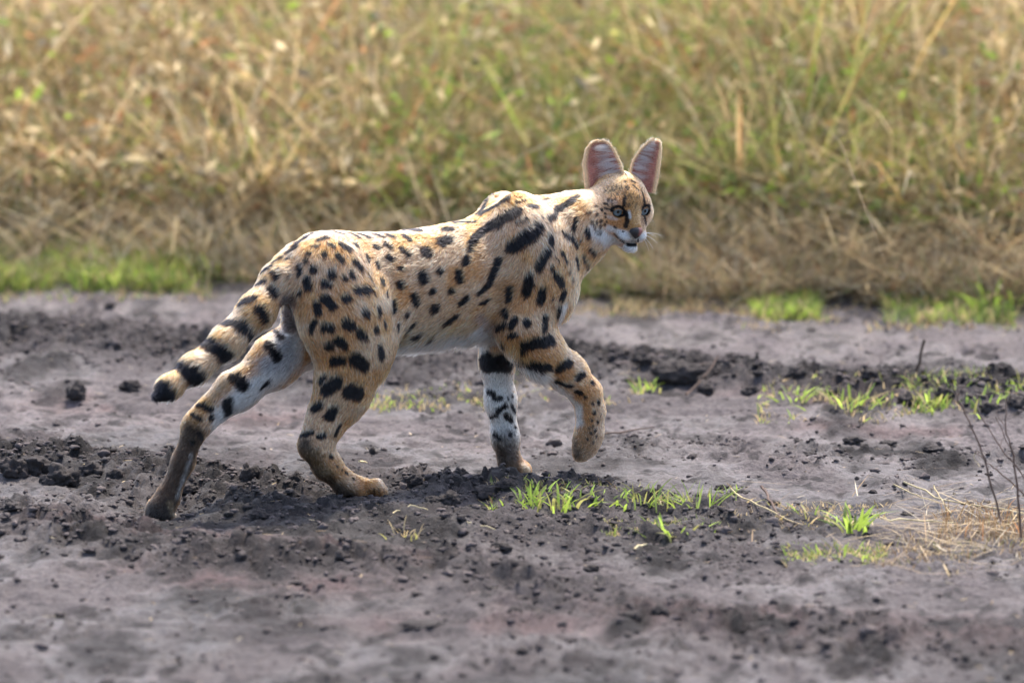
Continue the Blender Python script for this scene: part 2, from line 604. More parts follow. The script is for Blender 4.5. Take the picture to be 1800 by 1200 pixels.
# a light relaxing pass
for it in range(2):
    s = np.zeros_like(BV); c = np.zeros(len(BV))
    for i, j in ((0, 1), (1, 2), (2, 3), (3, 0)):
        for a, b in ((i, j), (j, i)):
            for ax in range(3):
                s[:, ax] += np.bincount(Q[:, a], weights=BV[Q[:, b], ax], minlength=len(BV))
            c += np.bincount(Q[:, a], minlength=len(BV))
    BV = BV * 0.5 + 0.5 * s / np.maximum(c, 1)[:, None]
BN = vert_normals(BV, Q)

# ---- ears: cupped shells grown out of the skull
EARS = []


def ear(Lc, Rc, dl, dr, recess, back):
    """left and right rim curves (t, px, py), depth offsets from the head centre, cup depth"""
    nu, nv = 26, 34
    base_y = HC[1]
    def pt(curve, t, dy):
        px = np.interp(t, [c[0] for c in curve], [c[1] for c in curve])
        py = np.interp(t, [c[0] for c in curve], [c[2] for c in curve])
        d = ray(px, py)
        return CAM + d * ((base_y + dy - CAM[1]) / d[1])
    grid = np.zeros((nv, nu, 3)); uv = np.zeros((nv, nu, 2))
    bk = np.array(back) / np.linalg.norm(back)
    for i in range(nv):
        t = (i / (nv - 1)); tt = 1 - (1 - t) ** 1.5
        lean = 0.018 * tt
        a = pt(Lc, tt, dl + lean); b = pt(Rc, tt, dr + lean)
        w = np.linalg.norm(b - a)
        for j in range(nu):
            u = j / (nu - 1)
            s = math.sin(math.pi * u)
            grid[i, j] = a * (1 - u) + b * u + bk * (recess * min(1, w / 0.05) * s ** 0.8 * (1 - 0.35 * tt))
            uv[i, j] = (u, tt)
    f = grid.reshape(-1, 3)
    idx = np.arange(nu * nv).reshape(nv, nu)
    q = np.stack([idx[:-1, :-1].ravel(), idx[:-1, 1:].ravel(), idx[1:, 1:].ravel(), idx[1:, :-1].ravel()], 1)
    n = vert_normals(f, q)
    if (n @ -bk).mean() < 0:
        n = -n
    else:
        q = q
    thick = 0.0035
    b_ = f - n * thick
    V = np.concatenate([f, b_]); o = nu * nv
    ff = q; fb_ = q[:, ::-1] + o
    rim = list(idx[:, 0]) + list(idx[-1, 1:]) + list(idx[::-1, -1][1:])
    rim = np.array(rim)
    fr = np.stack([rim[:-1], rim[1:], rim[1:] + o, rim[:-1] + o], 1)
    EARS.append(dict(V=V, F=np.concatenate([ff, fb_, fr]), n=n, uv=uv.reshape(-1, 2), front=f, grid=grid))


ear([(0, 1033, 354), (.3, 1028, 318), (.55, 1025, 288), (.75, 1030, 264), (.88, 1038, 253.5), (.95, 1045, 249.5), (1, 1052, 247.5)],
    [(0, 1090, 332), (.25, 1095, 304), (.5, 1090, 287), (.7, 1081, 268), (.86, 1071, 254), (.95, 1063, 249), (1, 1057, 247.5)],
    -0.002, -0.018, 0.026, (0.28, 0.95, -0.1))
ear([(0, 1114, 328), (.2, 1109, 301), (.4, 1113, 284), (.65, 1127, 263), (.85, 1140, 251), (.95, 1147, 246.5), (1, 1151, 245)],
    [(0, 1150, 340), (.25, 1157, 312), (.5, 1160, 284), (.75, 1162, 263), (.88, 1161, 251), (.95, 1158, 247), (1, 1154, 245)],
    0.006, 0.024, 0.022, (-0.35, 0.93, -0.1))

# ================================================================== the serval: coat pattern
BVH = BVHTree.FromPolygons([tuple(v) for v in BV], Q.tolist())


def hit(px, py):
    d = ray(px, py)
    r = BVH.ray_cast(Vector(CAM), Vector(d))
    return np.array(r[0]) if r[0] is not None else None


STROKES = []   # (points, radius m, colour, softness, amount, edge noise)


def stroke(pts, r, col, soft=0.18, amt=1.0, wob=0.22, mirror=False):
    out = []
    P = [np.array(p, float) for p in pts]
    if len(P) == 1: P = [P[0], P[0] + 0.01]
    for a, b in zip(P[:-1], P[1:]):
        n = max(2, int(np.linalg.norm(b - a) / 2.5) + 1)
        for t in np.linspace(0, 1, n):
            h = hit(*(a + (b - a) * t))
            if h is not None: out.append(h)
    if not out: return
    S = np.array(out)
    STROKES.append((S, r * PX, col, soft, amt, wob))
    if mirror:
        c = to_cat(S); c[:, 1] *= -1
        STROKES.append((to_world(c), r * PX, col, soft, amt, wob))


BLK = np.array([0.006, 0.0055, 0.007])
DBR = np.array([0.050, 0.036, 0.028])
WHT = np.array([0.78, 0.76, 0.74])
GRY = np.array([0.30, 0.30, 0.33])
ORG = np.array([0.52, 0.27, 0.095])
PALE = np.array([0.62, 0.48, 0.34])

# whites first
for pts, r, a in [
    ([(505, 600), (512, 630), (470, 672), (430, 700), (385, 745), (362, 768)], 26, 0.95),
    ([(540, 650), (552, 640)], 14, .8),
    ([(706, 618), (730, 614), (770, 608), (815, 600), (845, 590)], 13, 0.95),
    ([(846, 578), (856, 592), (850, 612)], 11, 0.8),
    ([(873, 665), (880, 700), (886, 740), (890, 765)], 34, 0.95),
    ([(994, 535), (988, 556), (984, 572)], 7, 0.9),
    ([(915, 634), (950, 656), (990, 690), (1015, 712), (1018, 740)], 9, 0.85),
    ([(1054, 410), (1068, 420), (1086, 425)], 9, 0.9), ([(1042, 398), (1048, 412)], 6, .7),
    ([(1092, 412), (1108, 418), (1120, 420)], 9, 1.0), ([(1138, 405), (1140, 418), (1135, 425)], 8, 1.0), ([(1130, 418), (1135, 414), (1137, 421), (1130, 424)], 7, 1.0), ([(1100, 414), (1112, 420), (1120, 422)], 8, 1.0),
    ([(1100, 436), (1112, 438), (1122, 437)], 9, 1.0),
    ([(1145, 345), (1148, 358)], 7, .7), ([(1070, 400), (1085, 406)], 5, .7),
    ([(1066, 353), (1082, 357)], 4, .2), ([(1070, 382), (1084, 385)], 3.5, .35),
]:
    stroke(pts, r, WHT, soft=0.6, amt=a, wob=0.3)
stroke([(506, 528), (508, 550), (510, 575)], 17, GRY * 0.35, 0.5, 0.9)
stroke([(500, 585), (506, 640), (470, 640)], 16, GRY, 0.7, 0.75)
stroke([(848, 555), (866, 575)], 10, GRY * 0.6, 0.6, 0.6)
stroke([(430, 635), (400, 660), (370, 690)], 14, np.array([0.30, 0.22, 0.14]), 0.6, 0.8)
stroke([(362, 705), (345, 728), (338, 742)], 13, np.array([0.36, 0.18, 0.06]), 0.5, 0.8)
# muddy feet, and painted shade in the hind toe gaps
for pts, r in [([(336, 772), (322, 805), (300, 850), (280, 900)], 33), ([(276, 910), (290, 915)], 34)]:
    stroke(pts, r, DBR * 0.5, 0.4, 0.95)
stroke([(300, 885), (306, 905)], 6, np.array([0.25, 0.17, 0.09]), 0.7, 0.6)
stroke([(336, 800), (325, 835), (312, 870)], 4, WHT * 0.5, 0.9, 0.4, 0.6)
stroke([(534, 784), (545, 806), (562, 832), (590, 858), (612, 872)], 18, DBR * 0.6, 0.6, 0.95)
stroke([(552, 800), (575, 830)], 12, np.array([0.20, 0.13, 0.07]), 0.7, 0.6)
stroke([(885, 785), (890, 810), (892, 832)], 33, DBR * 1.1, 0.6, 0.9)
stroke([(878, 790), (880, 835)], 13, DBR * 0.6, 0.6, 0.9)
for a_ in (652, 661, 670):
    stroke([(a_ + 4, 858), (a_ + 6, 870)], 1.4, DBR * 0.6, 0.6, 0.8)  # dark lines painted as shade between the near hind toes
stroke([(922, 820), (930, 828)], 9, np.array([0.42, 0.29, 0.17]), 0.6, 0.8)
stroke([(1035, 765), (1025, 800)], 18, np.array([0.22, 0.13, 0.07]), 0.8, 0.7)
stroke([(1008, 770), (1012, 800)], 11, DBR * 0.6, 0.6, 0.9)
# browner strokes behind the elbow and at the flank fold
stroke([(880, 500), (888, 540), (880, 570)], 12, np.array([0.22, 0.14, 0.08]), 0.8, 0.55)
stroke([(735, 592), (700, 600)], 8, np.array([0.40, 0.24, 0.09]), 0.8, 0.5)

# black spots
B = [
 # rump and back
 ([(508, 440), (523, 431), (535, 420), (547, 412), (564, 407)], 5), ([(561, 420), (576, 415)], 5), ([(550, 430), (561, 429)], 3.4),
 ([(578, 426), (588, 432)], 3.8), ([(544, 442)], 6), ([(570, 445)], 7.5), ([(538, 456)], 5.5), ([(511, 450)], 5.5), ([(486, 456), (497, 448)], 4),
 ([(467, 472), (482, 464)], 5), ([(496, 469)], 3.5), ([(484, 475), (491, 483)], 5), ([(527, 465), (528, 478)], 4.6), ([(550, 471)], 7.5),
 ([(583, 478)], 8.5), ([(511, 483)], 3), ([(448, 498), (466, 489)], 5.5), ([(478, 502), (488, 515)], 7), ([(539, 491), (541, 500)], 8),
 ([(569, 495), (579, 498)], 5.8), ([(528, 512)], 5), ([(571, 524), (583, 536)], 9), ([(556, 533), (558, 546)], 7.2),
 ([(589, 406), (608, 412)], 3.4), ([(621, 411), (635, 418)], 3.8), ([(636, 412), (654, 417)], 3.8), ([(663, 413), (679, 416)], 3.4),
 ([(684, 412), (699, 416)], 4.2), ([(720, 405), (742, 404)], 6), ([(713, 413), (726, 421)], 4.8), ([(598, 426), (611, 434)], 7), ([(626, 428)], 6.5),
 ([(593, 446), (601, 454)], 6.5), ([(680, 427), (689, 432)], 5.3), ([(665, 435)], 6.5), ([(648, 451)], 8), ([(689, 453)], 9.5), ([(711, 436), (720, 445)], 7.3),
 ([(752, 441)], 11), ([(623, 454), (633, 468)], 5.8), ([(665, 460), (667, 470)], 4.8), ([(709, 472)], 6.5), ([(618, 479)], 7), ([(604, 486)], 5.3),
 ([(647, 481), (655, 495)], 2.2), ([(673, 490)], 8.5), ([(708, 500)], 9), ([(745, 482), (749, 490)], 9.5), ([(625, 507), (647, 507)], 7.5), ([(608, 521)], 9.5),
 ([(681, 512)], 5.3), ([(695, 530), (695, 544)], 6.8), ([(730, 521), (735, 530)], 7.3), ([(664, 538), (666, 550)], 4.8), ([(643, 548)], 9.5), ([(719, 551)], 6.3),
 ([(656, 510), (659, 517)], 1.8),
 # ribs
 ([(781, 424), (790, 420)], 12), ([(784, 401), (796, 401)], 6.2), ([(804, 391), (838, 388)], 3.6), ([(906, 368), (890, 377), (870, 391)], 11.5),
 ([(870, 391), (848, 408)], 7.5), ([(845, 411), (835, 425)], 8.5), ([(835, 425), (830, 439)], 5.3), ([(848, 374), (870, 361), (893, 345)], 5.5),
 ([(820, 462), (824, 453)], 6.3), ([(809, 478), (811, 492)], 7.3), ([(776, 475)], 6.8), ([(763, 511)], 6.8), ([(796, 511)], 7.3),
 ([(878, 456), (872, 475), (863, 496)], 7.2), ([(846, 514), (858, 504)], 6), ([(813, 533), (823, 524)], 6), ([(850, 532), (862, 525)], 4.2),
 ([(899, 505), (896, 526)], 5.2), ([(768, 541)], 8.5), ([(788, 567), (805, 555)], 5.2), ([(722, 394), (758, 395)], 1.8),
 # shoulder and neck
 ([(946, 396), (935, 408)], 10.5), ([(935, 408), (900, 431)], 12.5), ([(927, 360), (939, 361)], 5.6), ([(905, 352), (920, 349)], 2.2), ([(955, 352), (969, 348)], 2.6),
 ([(920, 339), (938, 342)], 2.2), ([(965, 381), (990, 363), (1012, 349)], 7), ([(1008, 352), (1022, 344)], 4.5), ([(950, 378)], 3), ([(907, 391), (923, 380)], 2.6),
 ([(967, 413), (969, 424)], 6.6), ([(961, 440), (946, 467)], 8.3), ([(1015, 384), (1009, 402)], 4.2), ([(990, 406), (1000, 413)], 4.2), ([(1006, 416), (1016, 430)], 4.6),
 ([(987, 441), (999, 457)], 3.2), ([(1014, 450), (1019, 468)], 4.2), ([(1027, 446), (1038, 466)], 2.3), ([(1040, 437), (1050, 447)], 3), ([(1032, 403), (1037, 412)], 5),
 ([(1023, 419)], 3), ([(970, 469)], 4.7), ([(978, 481), (988, 494)], 8.2), ([(931, 485), (926, 513)], 8.6), ([(955, 509), (951, 527)], 8.6), ([(993, 512), (989, 521)], 7),
 ([(984, 540), (982, 551)], 6), ([(982, 457)], 2.3), ([(976, 449)], 2), ([(1002, 473)], 3.6), ([(1007, 487)], 3.6), ([(1015, 493)], 3), ([(974, 522)], 2.6),
 ([(888, 545), (890, 557)], 4.6), ([(905, 561), (899, 573)], 7), ([(926, 566)], 8.3), ([(959, 558), (957, 576)], 8), ([(896, 589), (908, 587)], 4.2),
 ([(922, 606), (967, 597)], 11.5), ([(900, 620), (914, 625)], 5.6), ([(930, 638), (962, 644)], 7.2), ([(982, 646), (998, 636)], 8.7),
 ([(871, 589)], 7), ([(882, 600)], 6), ([(874, 576), (888, 568)], 5), ([(852, 636), (892, 636)], 18.5),
 # fore legs
 ([(1014, 664), (1024, 657)], 7), ([(1040, 671)], 5.2), ([(1052, 705)], 5.2), ([(1041, 708)], 3), ([(1044, 724)], 3.6), ([(1051, 740)], 3.6), ([(1042, 748)], 3),
 ([(1035, 750)], 2.6), ([(1047, 755)], 3.6), ([(1040, 737)], 2.6), ([(1039, 760)], 2.6), ([(1056, 728)], 2), ([(1044, 775)], 3), ([(1011, 686), (1021, 690)], 4.2),
 ([(1029, 697)], 3.6), ([(993, 676), (1004, 678)], 4.2), ([(976, 669), (986, 673)], 4.2), ([(980, 663)], 2), ([(1033, 770)], 2.2), ([(1049, 765)], 2.2),
 ([(857, 687), (868, 691)], 4.6), ([(868, 697), (880, 698)], 4.2), ([(874, 721), (889, 712)], 5), ([(889, 728), (899, 735)], 5.6), ([(899, 708), (906, 720)], 3.6),
 ([(905, 747)], 4.6), ([(896, 761)], 4.6), ([(862, 730), (873, 728)], 3.6), ([(893, 698)], 3), ([(899, 692)], 3.6), ([(868, 760), (878, 768)], 4),
 # near hind leg
 ([(586, 632), (601, 632)], 8.3), ([(623, 627), (640, 640)], 12), ([(668, 609), (671, 622)], 6.5), ([(575, 682), (594, 668)], 11.5), ([(616, 684), (630, 687)], 14),
 ([(554, 715), (563, 709)], 8), ([(581, 730), (588, 719)], 10), ([(562, 668), (571, 659)], 4.2), ([(530, 762), (548, 758)], 4.6), ([(560, 766), (570, 763)], 5),
 ([(600, 743), (590, 762)], 4), ([(581, 800)], 5), ([(608, 830)], 3), ([(620, 841)], 3.5), ([(600, 825)], 2.5), ([(592, 818)], 2.5),
 ([(571, 572), (581, 574)], 8.3), ([(607, 565), (617, 571)], 9.3), ([(631, 580), (639, 588)], 7.7), ([(662, 577)], 7.3), ([(676, 563), (677, 571)], 3), ([(577, 607)], 9.2),
 ([(594, 597), (604, 604)], 8.3), ([(553, 563), (546, 577)], 6), ([(703, 568), (702, 578)], 4), ([(721, 578), (731, 569)], 5), ([(733, 589), (743, 584)], 4), ([(766, 587)], 5),
 # tail
 ([(428, 528), (450, 520)], 8), ([(459, 535), (472, 556)], 8), ([(402, 562), (432, 569)], 10.5), ([(443, 580), (452, 597)], 7.5), ([(366, 594), (384, 608), (404, 624)], 14),
 ([(320, 636), (336, 648), (354, 664)], 14), ([(284, 670), (296, 682), (306, 694)], 11.5), ([(272, 694), (280, 700)], 9),
 # far hind leg
 ([(474, 602), (490, 626)], 9), ([(416, 660), (432, 677)], 11), ([(404, 704), (407, 722)], 9), ([(374, 732)], 7), ([(340, 727), (354, 734)], 5), ([(352, 708), (372, 716)], 6),
 ([(350, 760), (357, 767)], 3), ([(339, 776)], 5), ([(463, 680), (475, 668)], 4), ([(482, 572), (498, 592)], 5),
]
for pts, r in B:
    stroke(pts, r, BLK, 0.14, 1.0, 0.2, mirror=(pts[0][1] < 560 and 560 < pts[0][0] < 1000))

# face marks
stroke([(1106, 298), (1112, 330), (1116, 360), (1116, 395)], 17, ORG, 0.8, 0.85)
stroke([(1120, 365), (1120, 392)], 7, np.array([0.58, 0.34, 0.15]), 0.7, 0.8)
stroke([(1075, 335), (1090, 320)], 12, np.array([0.48, 0.29, 0.12]), 0.8, 0.6)
FM = [
 ([(1101, 374), (1103, 388), (1100, 398)], 4.6), ([(1097, 350), (1097, 361)], 3.2), ([(1132, 349), (1133, 360)], 2.4),
 ([(1133, 381), (1135, 393)], 2.8), ([(1136, 396), (1137, 402)], 1.6),
 ([(1099, 320)], 2.8), ([(1101, 330)], 2.8), ([(1097, 303), (1103, 310)], 2), ([(1110, 318), (1116, 321)], 2.8), ([(1113, 326), (1123, 335)], 2), ([(1129, 338), (1131, 345)], 2),
 ([(1058, 369)], 2.8), ([(1051, 377)], 2.8), ([(1051, 388)], 2.4), ([(1058, 389)], 2.4), ([(1041, 389), (1048, 397)], 2.4), ([(1057, 396)], 2.1), ([(1064, 395)], 2),
 ([(1064, 376)], 2), ([(1065, 382)], 1.8), ([(1067, 390)], 1.8), ([(1034, 373), (1041, 369)], 2.4), ([(1049, 363)], 2.4), ([(1062, 358), (1067, 359)], 1.8),
 ([(1063, 366), (1073, 369)], 1.5), ([(1049, 402), (1058, 406)], 1.8), ([(1080, 398), (1084, 401)], 1.8), ([(1096, 407)], 1.8),
 ([(1080, 411), (1088, 418), (1096, 424)], 1.5), ([(1122, 419), (1122, 425)], 1.3),
]
for pts, r in FM:
    stroke(pts, r * (1.3 if pts[0][0] < 1070 and 355 < pts[0][1] < 410 else 1.0), BLK, 0.3, 0.95, 0.2)
# lips
stroke([(1096, 423), (1104, 428), (1115, 430), (1124, 427)], 2.4, BLK, 0.25, 1.0, 0.1)
# fine flecks on the brow and crown
for i in range(90):
    x = random.uniform(1064, 1142); y = random.uniform(325, 362)
    stroke([(x, y), (x + random.uniform(-2, 2), y + random.uniform(2, 5))], random.uniform(0.8, 1.5), DBR, 0.5, 0.75)
# bridge whites and eye rims
stroke([(1106, 372), (1108, 383)], 2.3, WHT, 0.8, 0.85)
stroke([(1129, 367), (1130, 377)], 2.2, WHT, 0.5, 0.95)
for ring in ([(1073, 368), (1079, 363.5), (1087, 361.5), (1095, 364.5), (1099, 370), (1101, 377), (1095, 380), (1087, 381.5), (1079, 377.5), (1073, 368)],
             [(1127.5, 370), (1130, 363), (1137, 360.5), (1144, 363), (1143, 371), (1137, 378.5), (1130, 377), (1127.5, 370)]):
    stroke(ring, 1.3, BLK, 0.4, 1.0, 0.2)
    mx_, my_ = sum(p[0] for p in ring[:-1]) / (len(ring) - 1), sum(p[1] for p in ring[:-1]) / (len(ring) - 1)
    stroke([(mx_ + (p[0] - mx_) * 0.78, my_ + (p[1] - my_) * 0.80) for p in ring], 2.1, BLK, 0.3, 1.0, 0.1)
stroke([(1096, 374), (1102, 378)], 3.2, BLK, 0.3, 1.0, 0.1)
stroke([(1074, 368), (1079, 364)], 1.8, BLK, 0.3, 1.0, 0.1)
for xx in (-9, -4, 0, 4, 9):
    STROKES.append((np.array([hw_(xx, 77, -60.5)]), 0.0055, BLK, 0.3, 1.0, 0.1))
STROKES.append((np.array([to_world(C(278, 695, -0.033)), to_world(C(288, 687, -0.033))]), 0.020, BLK, 0.2, 1.0, 0.2))
print('strokes', len(STROKES), round(time.time() - T0, 1))


def coat(P, N):
    """colour of the coat at surface points"""
    q = to_cat(P)
    z = np.clip((q[:, 2] - 0.22) / 0.36, 0, 1)
    n1 = vnoise(P[:, 0] * 28, P[:, 1] * 28, P[:, 2] * 28, 3)
    n2 = vnoise(P[:, 0] * 110, P[:, 1] * 110, P[:, 2] * 110, 5)
    tan = np.array([0.52, 0.235, 0.092]); back = np.array([0.48, 0.20, 0.058]); pale = np.array([0.62, 0.38, 0.225])
    top = sstep(0.25, 0.95, N[:, 2])[:, None]
    c = tan * (1 - top) + back * top
    pl = (sstep(0.35, 0.70, n1) * 0.75)[:, None]
    c = c * (1 - pl) + pale * pl
    low = (sstep(-0.62, -0.92, N[:, 2]) * (q[:, 2] > 0.1))[:, None]
    c = c * (1 - low) + WHT * low
    c = c * (0.86 + 0.28 * n2)[:, None]
    jx = vnoise(P[:, 0] * 260, P[:, 1] * 260, P[:, 2] * 260, 11) - 0.5
    jy = vnoise(P[:, 0] * 90, P[:, 1] * 90, P[:, 2] * 90, 13) - 0.5
    black = np.zeros(len(P))
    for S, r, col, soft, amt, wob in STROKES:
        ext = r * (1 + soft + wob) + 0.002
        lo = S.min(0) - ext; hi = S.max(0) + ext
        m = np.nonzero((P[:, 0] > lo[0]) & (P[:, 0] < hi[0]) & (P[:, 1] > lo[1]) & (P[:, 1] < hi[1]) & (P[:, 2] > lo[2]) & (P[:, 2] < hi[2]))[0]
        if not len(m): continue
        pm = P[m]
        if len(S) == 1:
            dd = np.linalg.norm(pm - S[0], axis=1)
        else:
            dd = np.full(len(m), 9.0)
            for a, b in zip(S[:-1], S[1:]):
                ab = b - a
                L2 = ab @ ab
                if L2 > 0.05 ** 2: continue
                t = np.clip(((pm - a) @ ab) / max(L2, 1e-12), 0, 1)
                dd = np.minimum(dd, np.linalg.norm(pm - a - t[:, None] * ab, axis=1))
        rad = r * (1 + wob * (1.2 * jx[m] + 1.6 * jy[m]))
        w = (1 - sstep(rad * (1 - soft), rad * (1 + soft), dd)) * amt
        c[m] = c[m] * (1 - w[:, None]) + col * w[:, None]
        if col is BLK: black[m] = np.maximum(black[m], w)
    return c, black


def flow_and_length(P, N):
    q = to_cat(P)
    W = np.zeros(len(P)); D = np.zeros((len(P), 3)); L = np.zeros(len(P))
    for a, b, ra, rb, d, fl, kl in SEGS:
        ab = b - a
        t = np.clip(((q - a) @ ab) / max(ab @ ab, 1e-9), 0, 1)
        v = q - a - t[:, None] * ab
        v[:, 1] *= kl
        dist = np.linalg.norm(v, axis=1) - (ra + t * (rb - ra))
        w = np.exp(-np.clip(dist, -0.02, 0.3) / 0.010)
        W += w; D += w[:, None] * d; L += w * fl
    D = D / W[:, None]; L = L / W
    D = D @ CATM                                            # to world
    # face: fur streams back from the nose
    h = (P - HC) @ HM.T
    nose = hw_(0, 82, -26)
    back = P - nose
    back /= np.linalg.norm(back, axis=1, keepdims=True)
    wf = sstep(0.102, 0.078, np.linalg.norm(h - np.array([0, 0.01, -0.005]), axis=1))
    D = D * (1 - wf)[:, None] + back * wf[:, None]
    fl = 0.0030 + 0.0025 * sstep(0.045, -0.01, h[:, 1])
    fl = fl + 0.007 * sstep(-0.032, -0.055, h[:, 2]) * sstep(0.03, 0.0, h[:, 1])
    L = L * (1 - wf) + fl * wf
    # longer hair under the belly, on the breast and behind the thighs
    tr = (q[:, 0] > -0.16) & (q[:, 0] < 0.24) & (q[:, 2] > 0.2)
    L = np.where(tr, L + 0.016 * sstep(-0.35, -0.8, N[:, 2]) * (1 - wf), L)
    D = D - N * np.sum(D * N, axis=1, keepdims=True)
    D /= np.maximum(np.linalg.norm(D, axis=1, keepdims=True), 1e-6)
    return D, L, wf


bcol, bblk = coat(BV, BN)
print('coat', round(time.time() - T0, 1))

# ---- ear colours
SERVAL_BASE = np.array([P0[0], P0[1], 0.0])
serval = empty('serval', SERVAL_BASE)
tag(serval, 'spotted golden serval cat stepping across the muddy track with one forepaw raised', 'cat')

allV, allF, allC = [BV], [Q], [bcol * 0.55]  # skin colour darkened to stand for shade in the gaps between hairs
off = len(BV)
EIN = np.array([0.34, 0.135, 0.10]); ERIM = np.array([0.78, 0.50, 0.27])
for E in EARS:
    u, v = E['uv'][:, 0], E['uv'][:, 1]
    edge = np.maximum(sstep(0.12, 0.02, np.minimum(u, 1 - u)), sstep(0.86, 0.98, v))[:, None]
    n = vnoise(u * 9, v * 9, seed=4)[:, None]
    front = (EIN * (0.7 + 0.6 * n)) * (1 - edge) + ERIM * edge
    bk = np.tile(BLK * 2, (len(u), 1))
    band = (sstep(0.35, 0.42, v) * sstep(0.62, 0.55, v))[:, None]
    bk = bk * (1 - band) + WHT * band
    bk = bk * (1 - edge) + ERIM * edge
    allV.append(E['V']); allF.append(E['F'] + off); allC.append(np.concatenate([front, bk])); off += len(E['V'])
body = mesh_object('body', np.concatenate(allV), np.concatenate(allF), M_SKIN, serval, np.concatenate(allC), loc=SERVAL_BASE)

# ---- fur
Ptri = np.concatenate([Q[:, [0, 1, 2]], Q[:, [0, 2, 3]]])
e1 = BV[Ptri[:, 1]] - BV[Ptri[:, 0]]; e2 = BV[Ptri[:, 2]] - BV[Ptri[:, 0]]
area = 0.5 * np.linalg.norm(np.cross(e1, e2), axis=1)
cen = BV[Ptri[:, 0]]
hd = np.linalg.norm(cen - HC, axis=1)
ncen = BN[Ptri[:, 0]]
toward = (ncen @ -FWD)
dens = np.where(hd < 0.11, 3.2, 1.0) * np.where(toward > -0.25, 1.0, 0.35)
dens = np.where(to_cat(cen)[:, 2] < 0.25, dens * 1.5, dens)
NF = 330000
pr = area * dens; pr /= pr.sum()
ti = RNG.choice(len(Ptri), NF, p=pr)
r1 = np.sqrt(RNG.random(NF)); r2 = RNG.random(NF)
w0, w1, w2 = 1 - r1, r1 * (1 - r2), r1 * r2
RP = BV[Ptri[ti, 0]] * w0[:, None] + BV[Ptri[ti, 1]] * w1[:, None] + BV[Ptri[ti, 2]] * w2[:, None]
RN = BN[Ptri[ti, 0]] * w0[:, None] + BN[Ptri[ti, 1]] * w1[:, None] + BN[Ptri[ti, 2]] * w2[:, None]
RN /= np.linalg.norm(RN, axis=1, keepdims=True)
D, L, wf = flow_and_length(RP, RN)
fc, fk = coat(RP, RN)
# bare skin: nose leather, eyes, lips
hq = (RP - HC) @ HM.T * 1000
bare = (np.abs(hq[:, 0]) < 11) & (hq[:, 1] > 76) & (hq[:, 2] < -18) & (hq[:, 2] > -44)
for s in (1, -1):
    e = np.array(EYE[s])
    bare |= (((hq[:, 0] - e[0] - s * 2) / 13.5) ** 2 + ((hq[:, 2] - e[2]) / 10.5) ** 2 < 1) & (hq[:, 1] > 20)
bare |= (np.abs(hq[:, 2] + 61.5) < 4) & (hq[:, 1] > 50) & (np.abs(hq[:, 0]) < 14)
keep = ~bare
RP, RN, D, L, wf, fc, fk = RP[keep], RN[keep], D[keep], L[keep], wf[keep], fc[keep], fk[keep]
n = len(RP)
# clumping noise in direction and length
ang = (vnoise(RP[:, 0] * 45, RP[:, 1] * 45, RP[:, 2] * 45, 21) - 0.5) * 1.1 + (vnoise(RP[:, 0] * 140, RP[:, 1] * 140, RP[:, 2] * 140, 22) - 0.5) * 0.7 + RNG.normal(0, 0.16, n)
side = np.cross(RN, D)
D = D * np.cos(ang)[:, None] + side * np.sin(ang)[:, None]
L = L * RNG.uniform(0.55, 1.15, n) * (0.75 + 0.5 * vnoise(RP[:, 0] * 60, RP[:, 1] * 60, RP[:, 2] * 60, 25))
lift = 0.30 + 0.22 * vnoise(RP[:, 0] * 80, RP[:, 1] * 80, RP[:, 2] * 80, 24) + RNG.normal(0, 0.06, n)
qb = to_cat(RP)
bel = sstep(-0.35, -0.8, RN[:, 2]) * ((qb[:, 0] > -0.16) & (qb[:, 0] < 0.24) & (qb[:, 2] > 0.2)) * (1 - wf)
lift = np.clip(lift * (1 + 0.3 * wf) + 0.7 * bel, 0.08, 1.2)
NP = 4
pts = np.zeros((n, NP, 3), dtype=np.float32)
sag = np.array([0, 0, -1.0])
for k in range(NP):
    t = k / (NP - 1)
    pts[:, k] = RP + D * (L * t)[:, None] + RN * (L * lift * t * (1 - 0.45 * t))[:, None] + sag * (0.10 * L * t * t)[:, None] - RN * 0.0004
rad = np.array([1.0, 0.95, 0.7, 0.18])[None, :] * np.clip(0.00019 + 0.010 * L, 0.00019, 0.00036)[:, None]
guard = RNG.random(n) < 0.16
rad[guard] *= np.where(wf[guard] > 0.5, 1.5, 2.1)[:, None]
fc = fc * np.exp(RNG.normal(0, 0.30, n) + np.where(guard, RNG.normal(0, 0.35, n), 0))[:, None] * (0.55 + 0.9 * vnoise(RP[:, 0] * 380, RP[:, 1] * 380, RP[:, 2] * 380, 28))[:, None] * (0.72 + 0.56 * vnoise(RP[:, 0] * 170, RP[:, 1] * 170, RP[:, 2] * 170, 27))[:, None]
tip_pale = ((RNG.random(n) < 0.08) & (fk < 0.3) & (fc.mean(1) > 0.13))[:, None]
fc = np.where(tip_pale, fc * 0.55 + 0.38, fc)

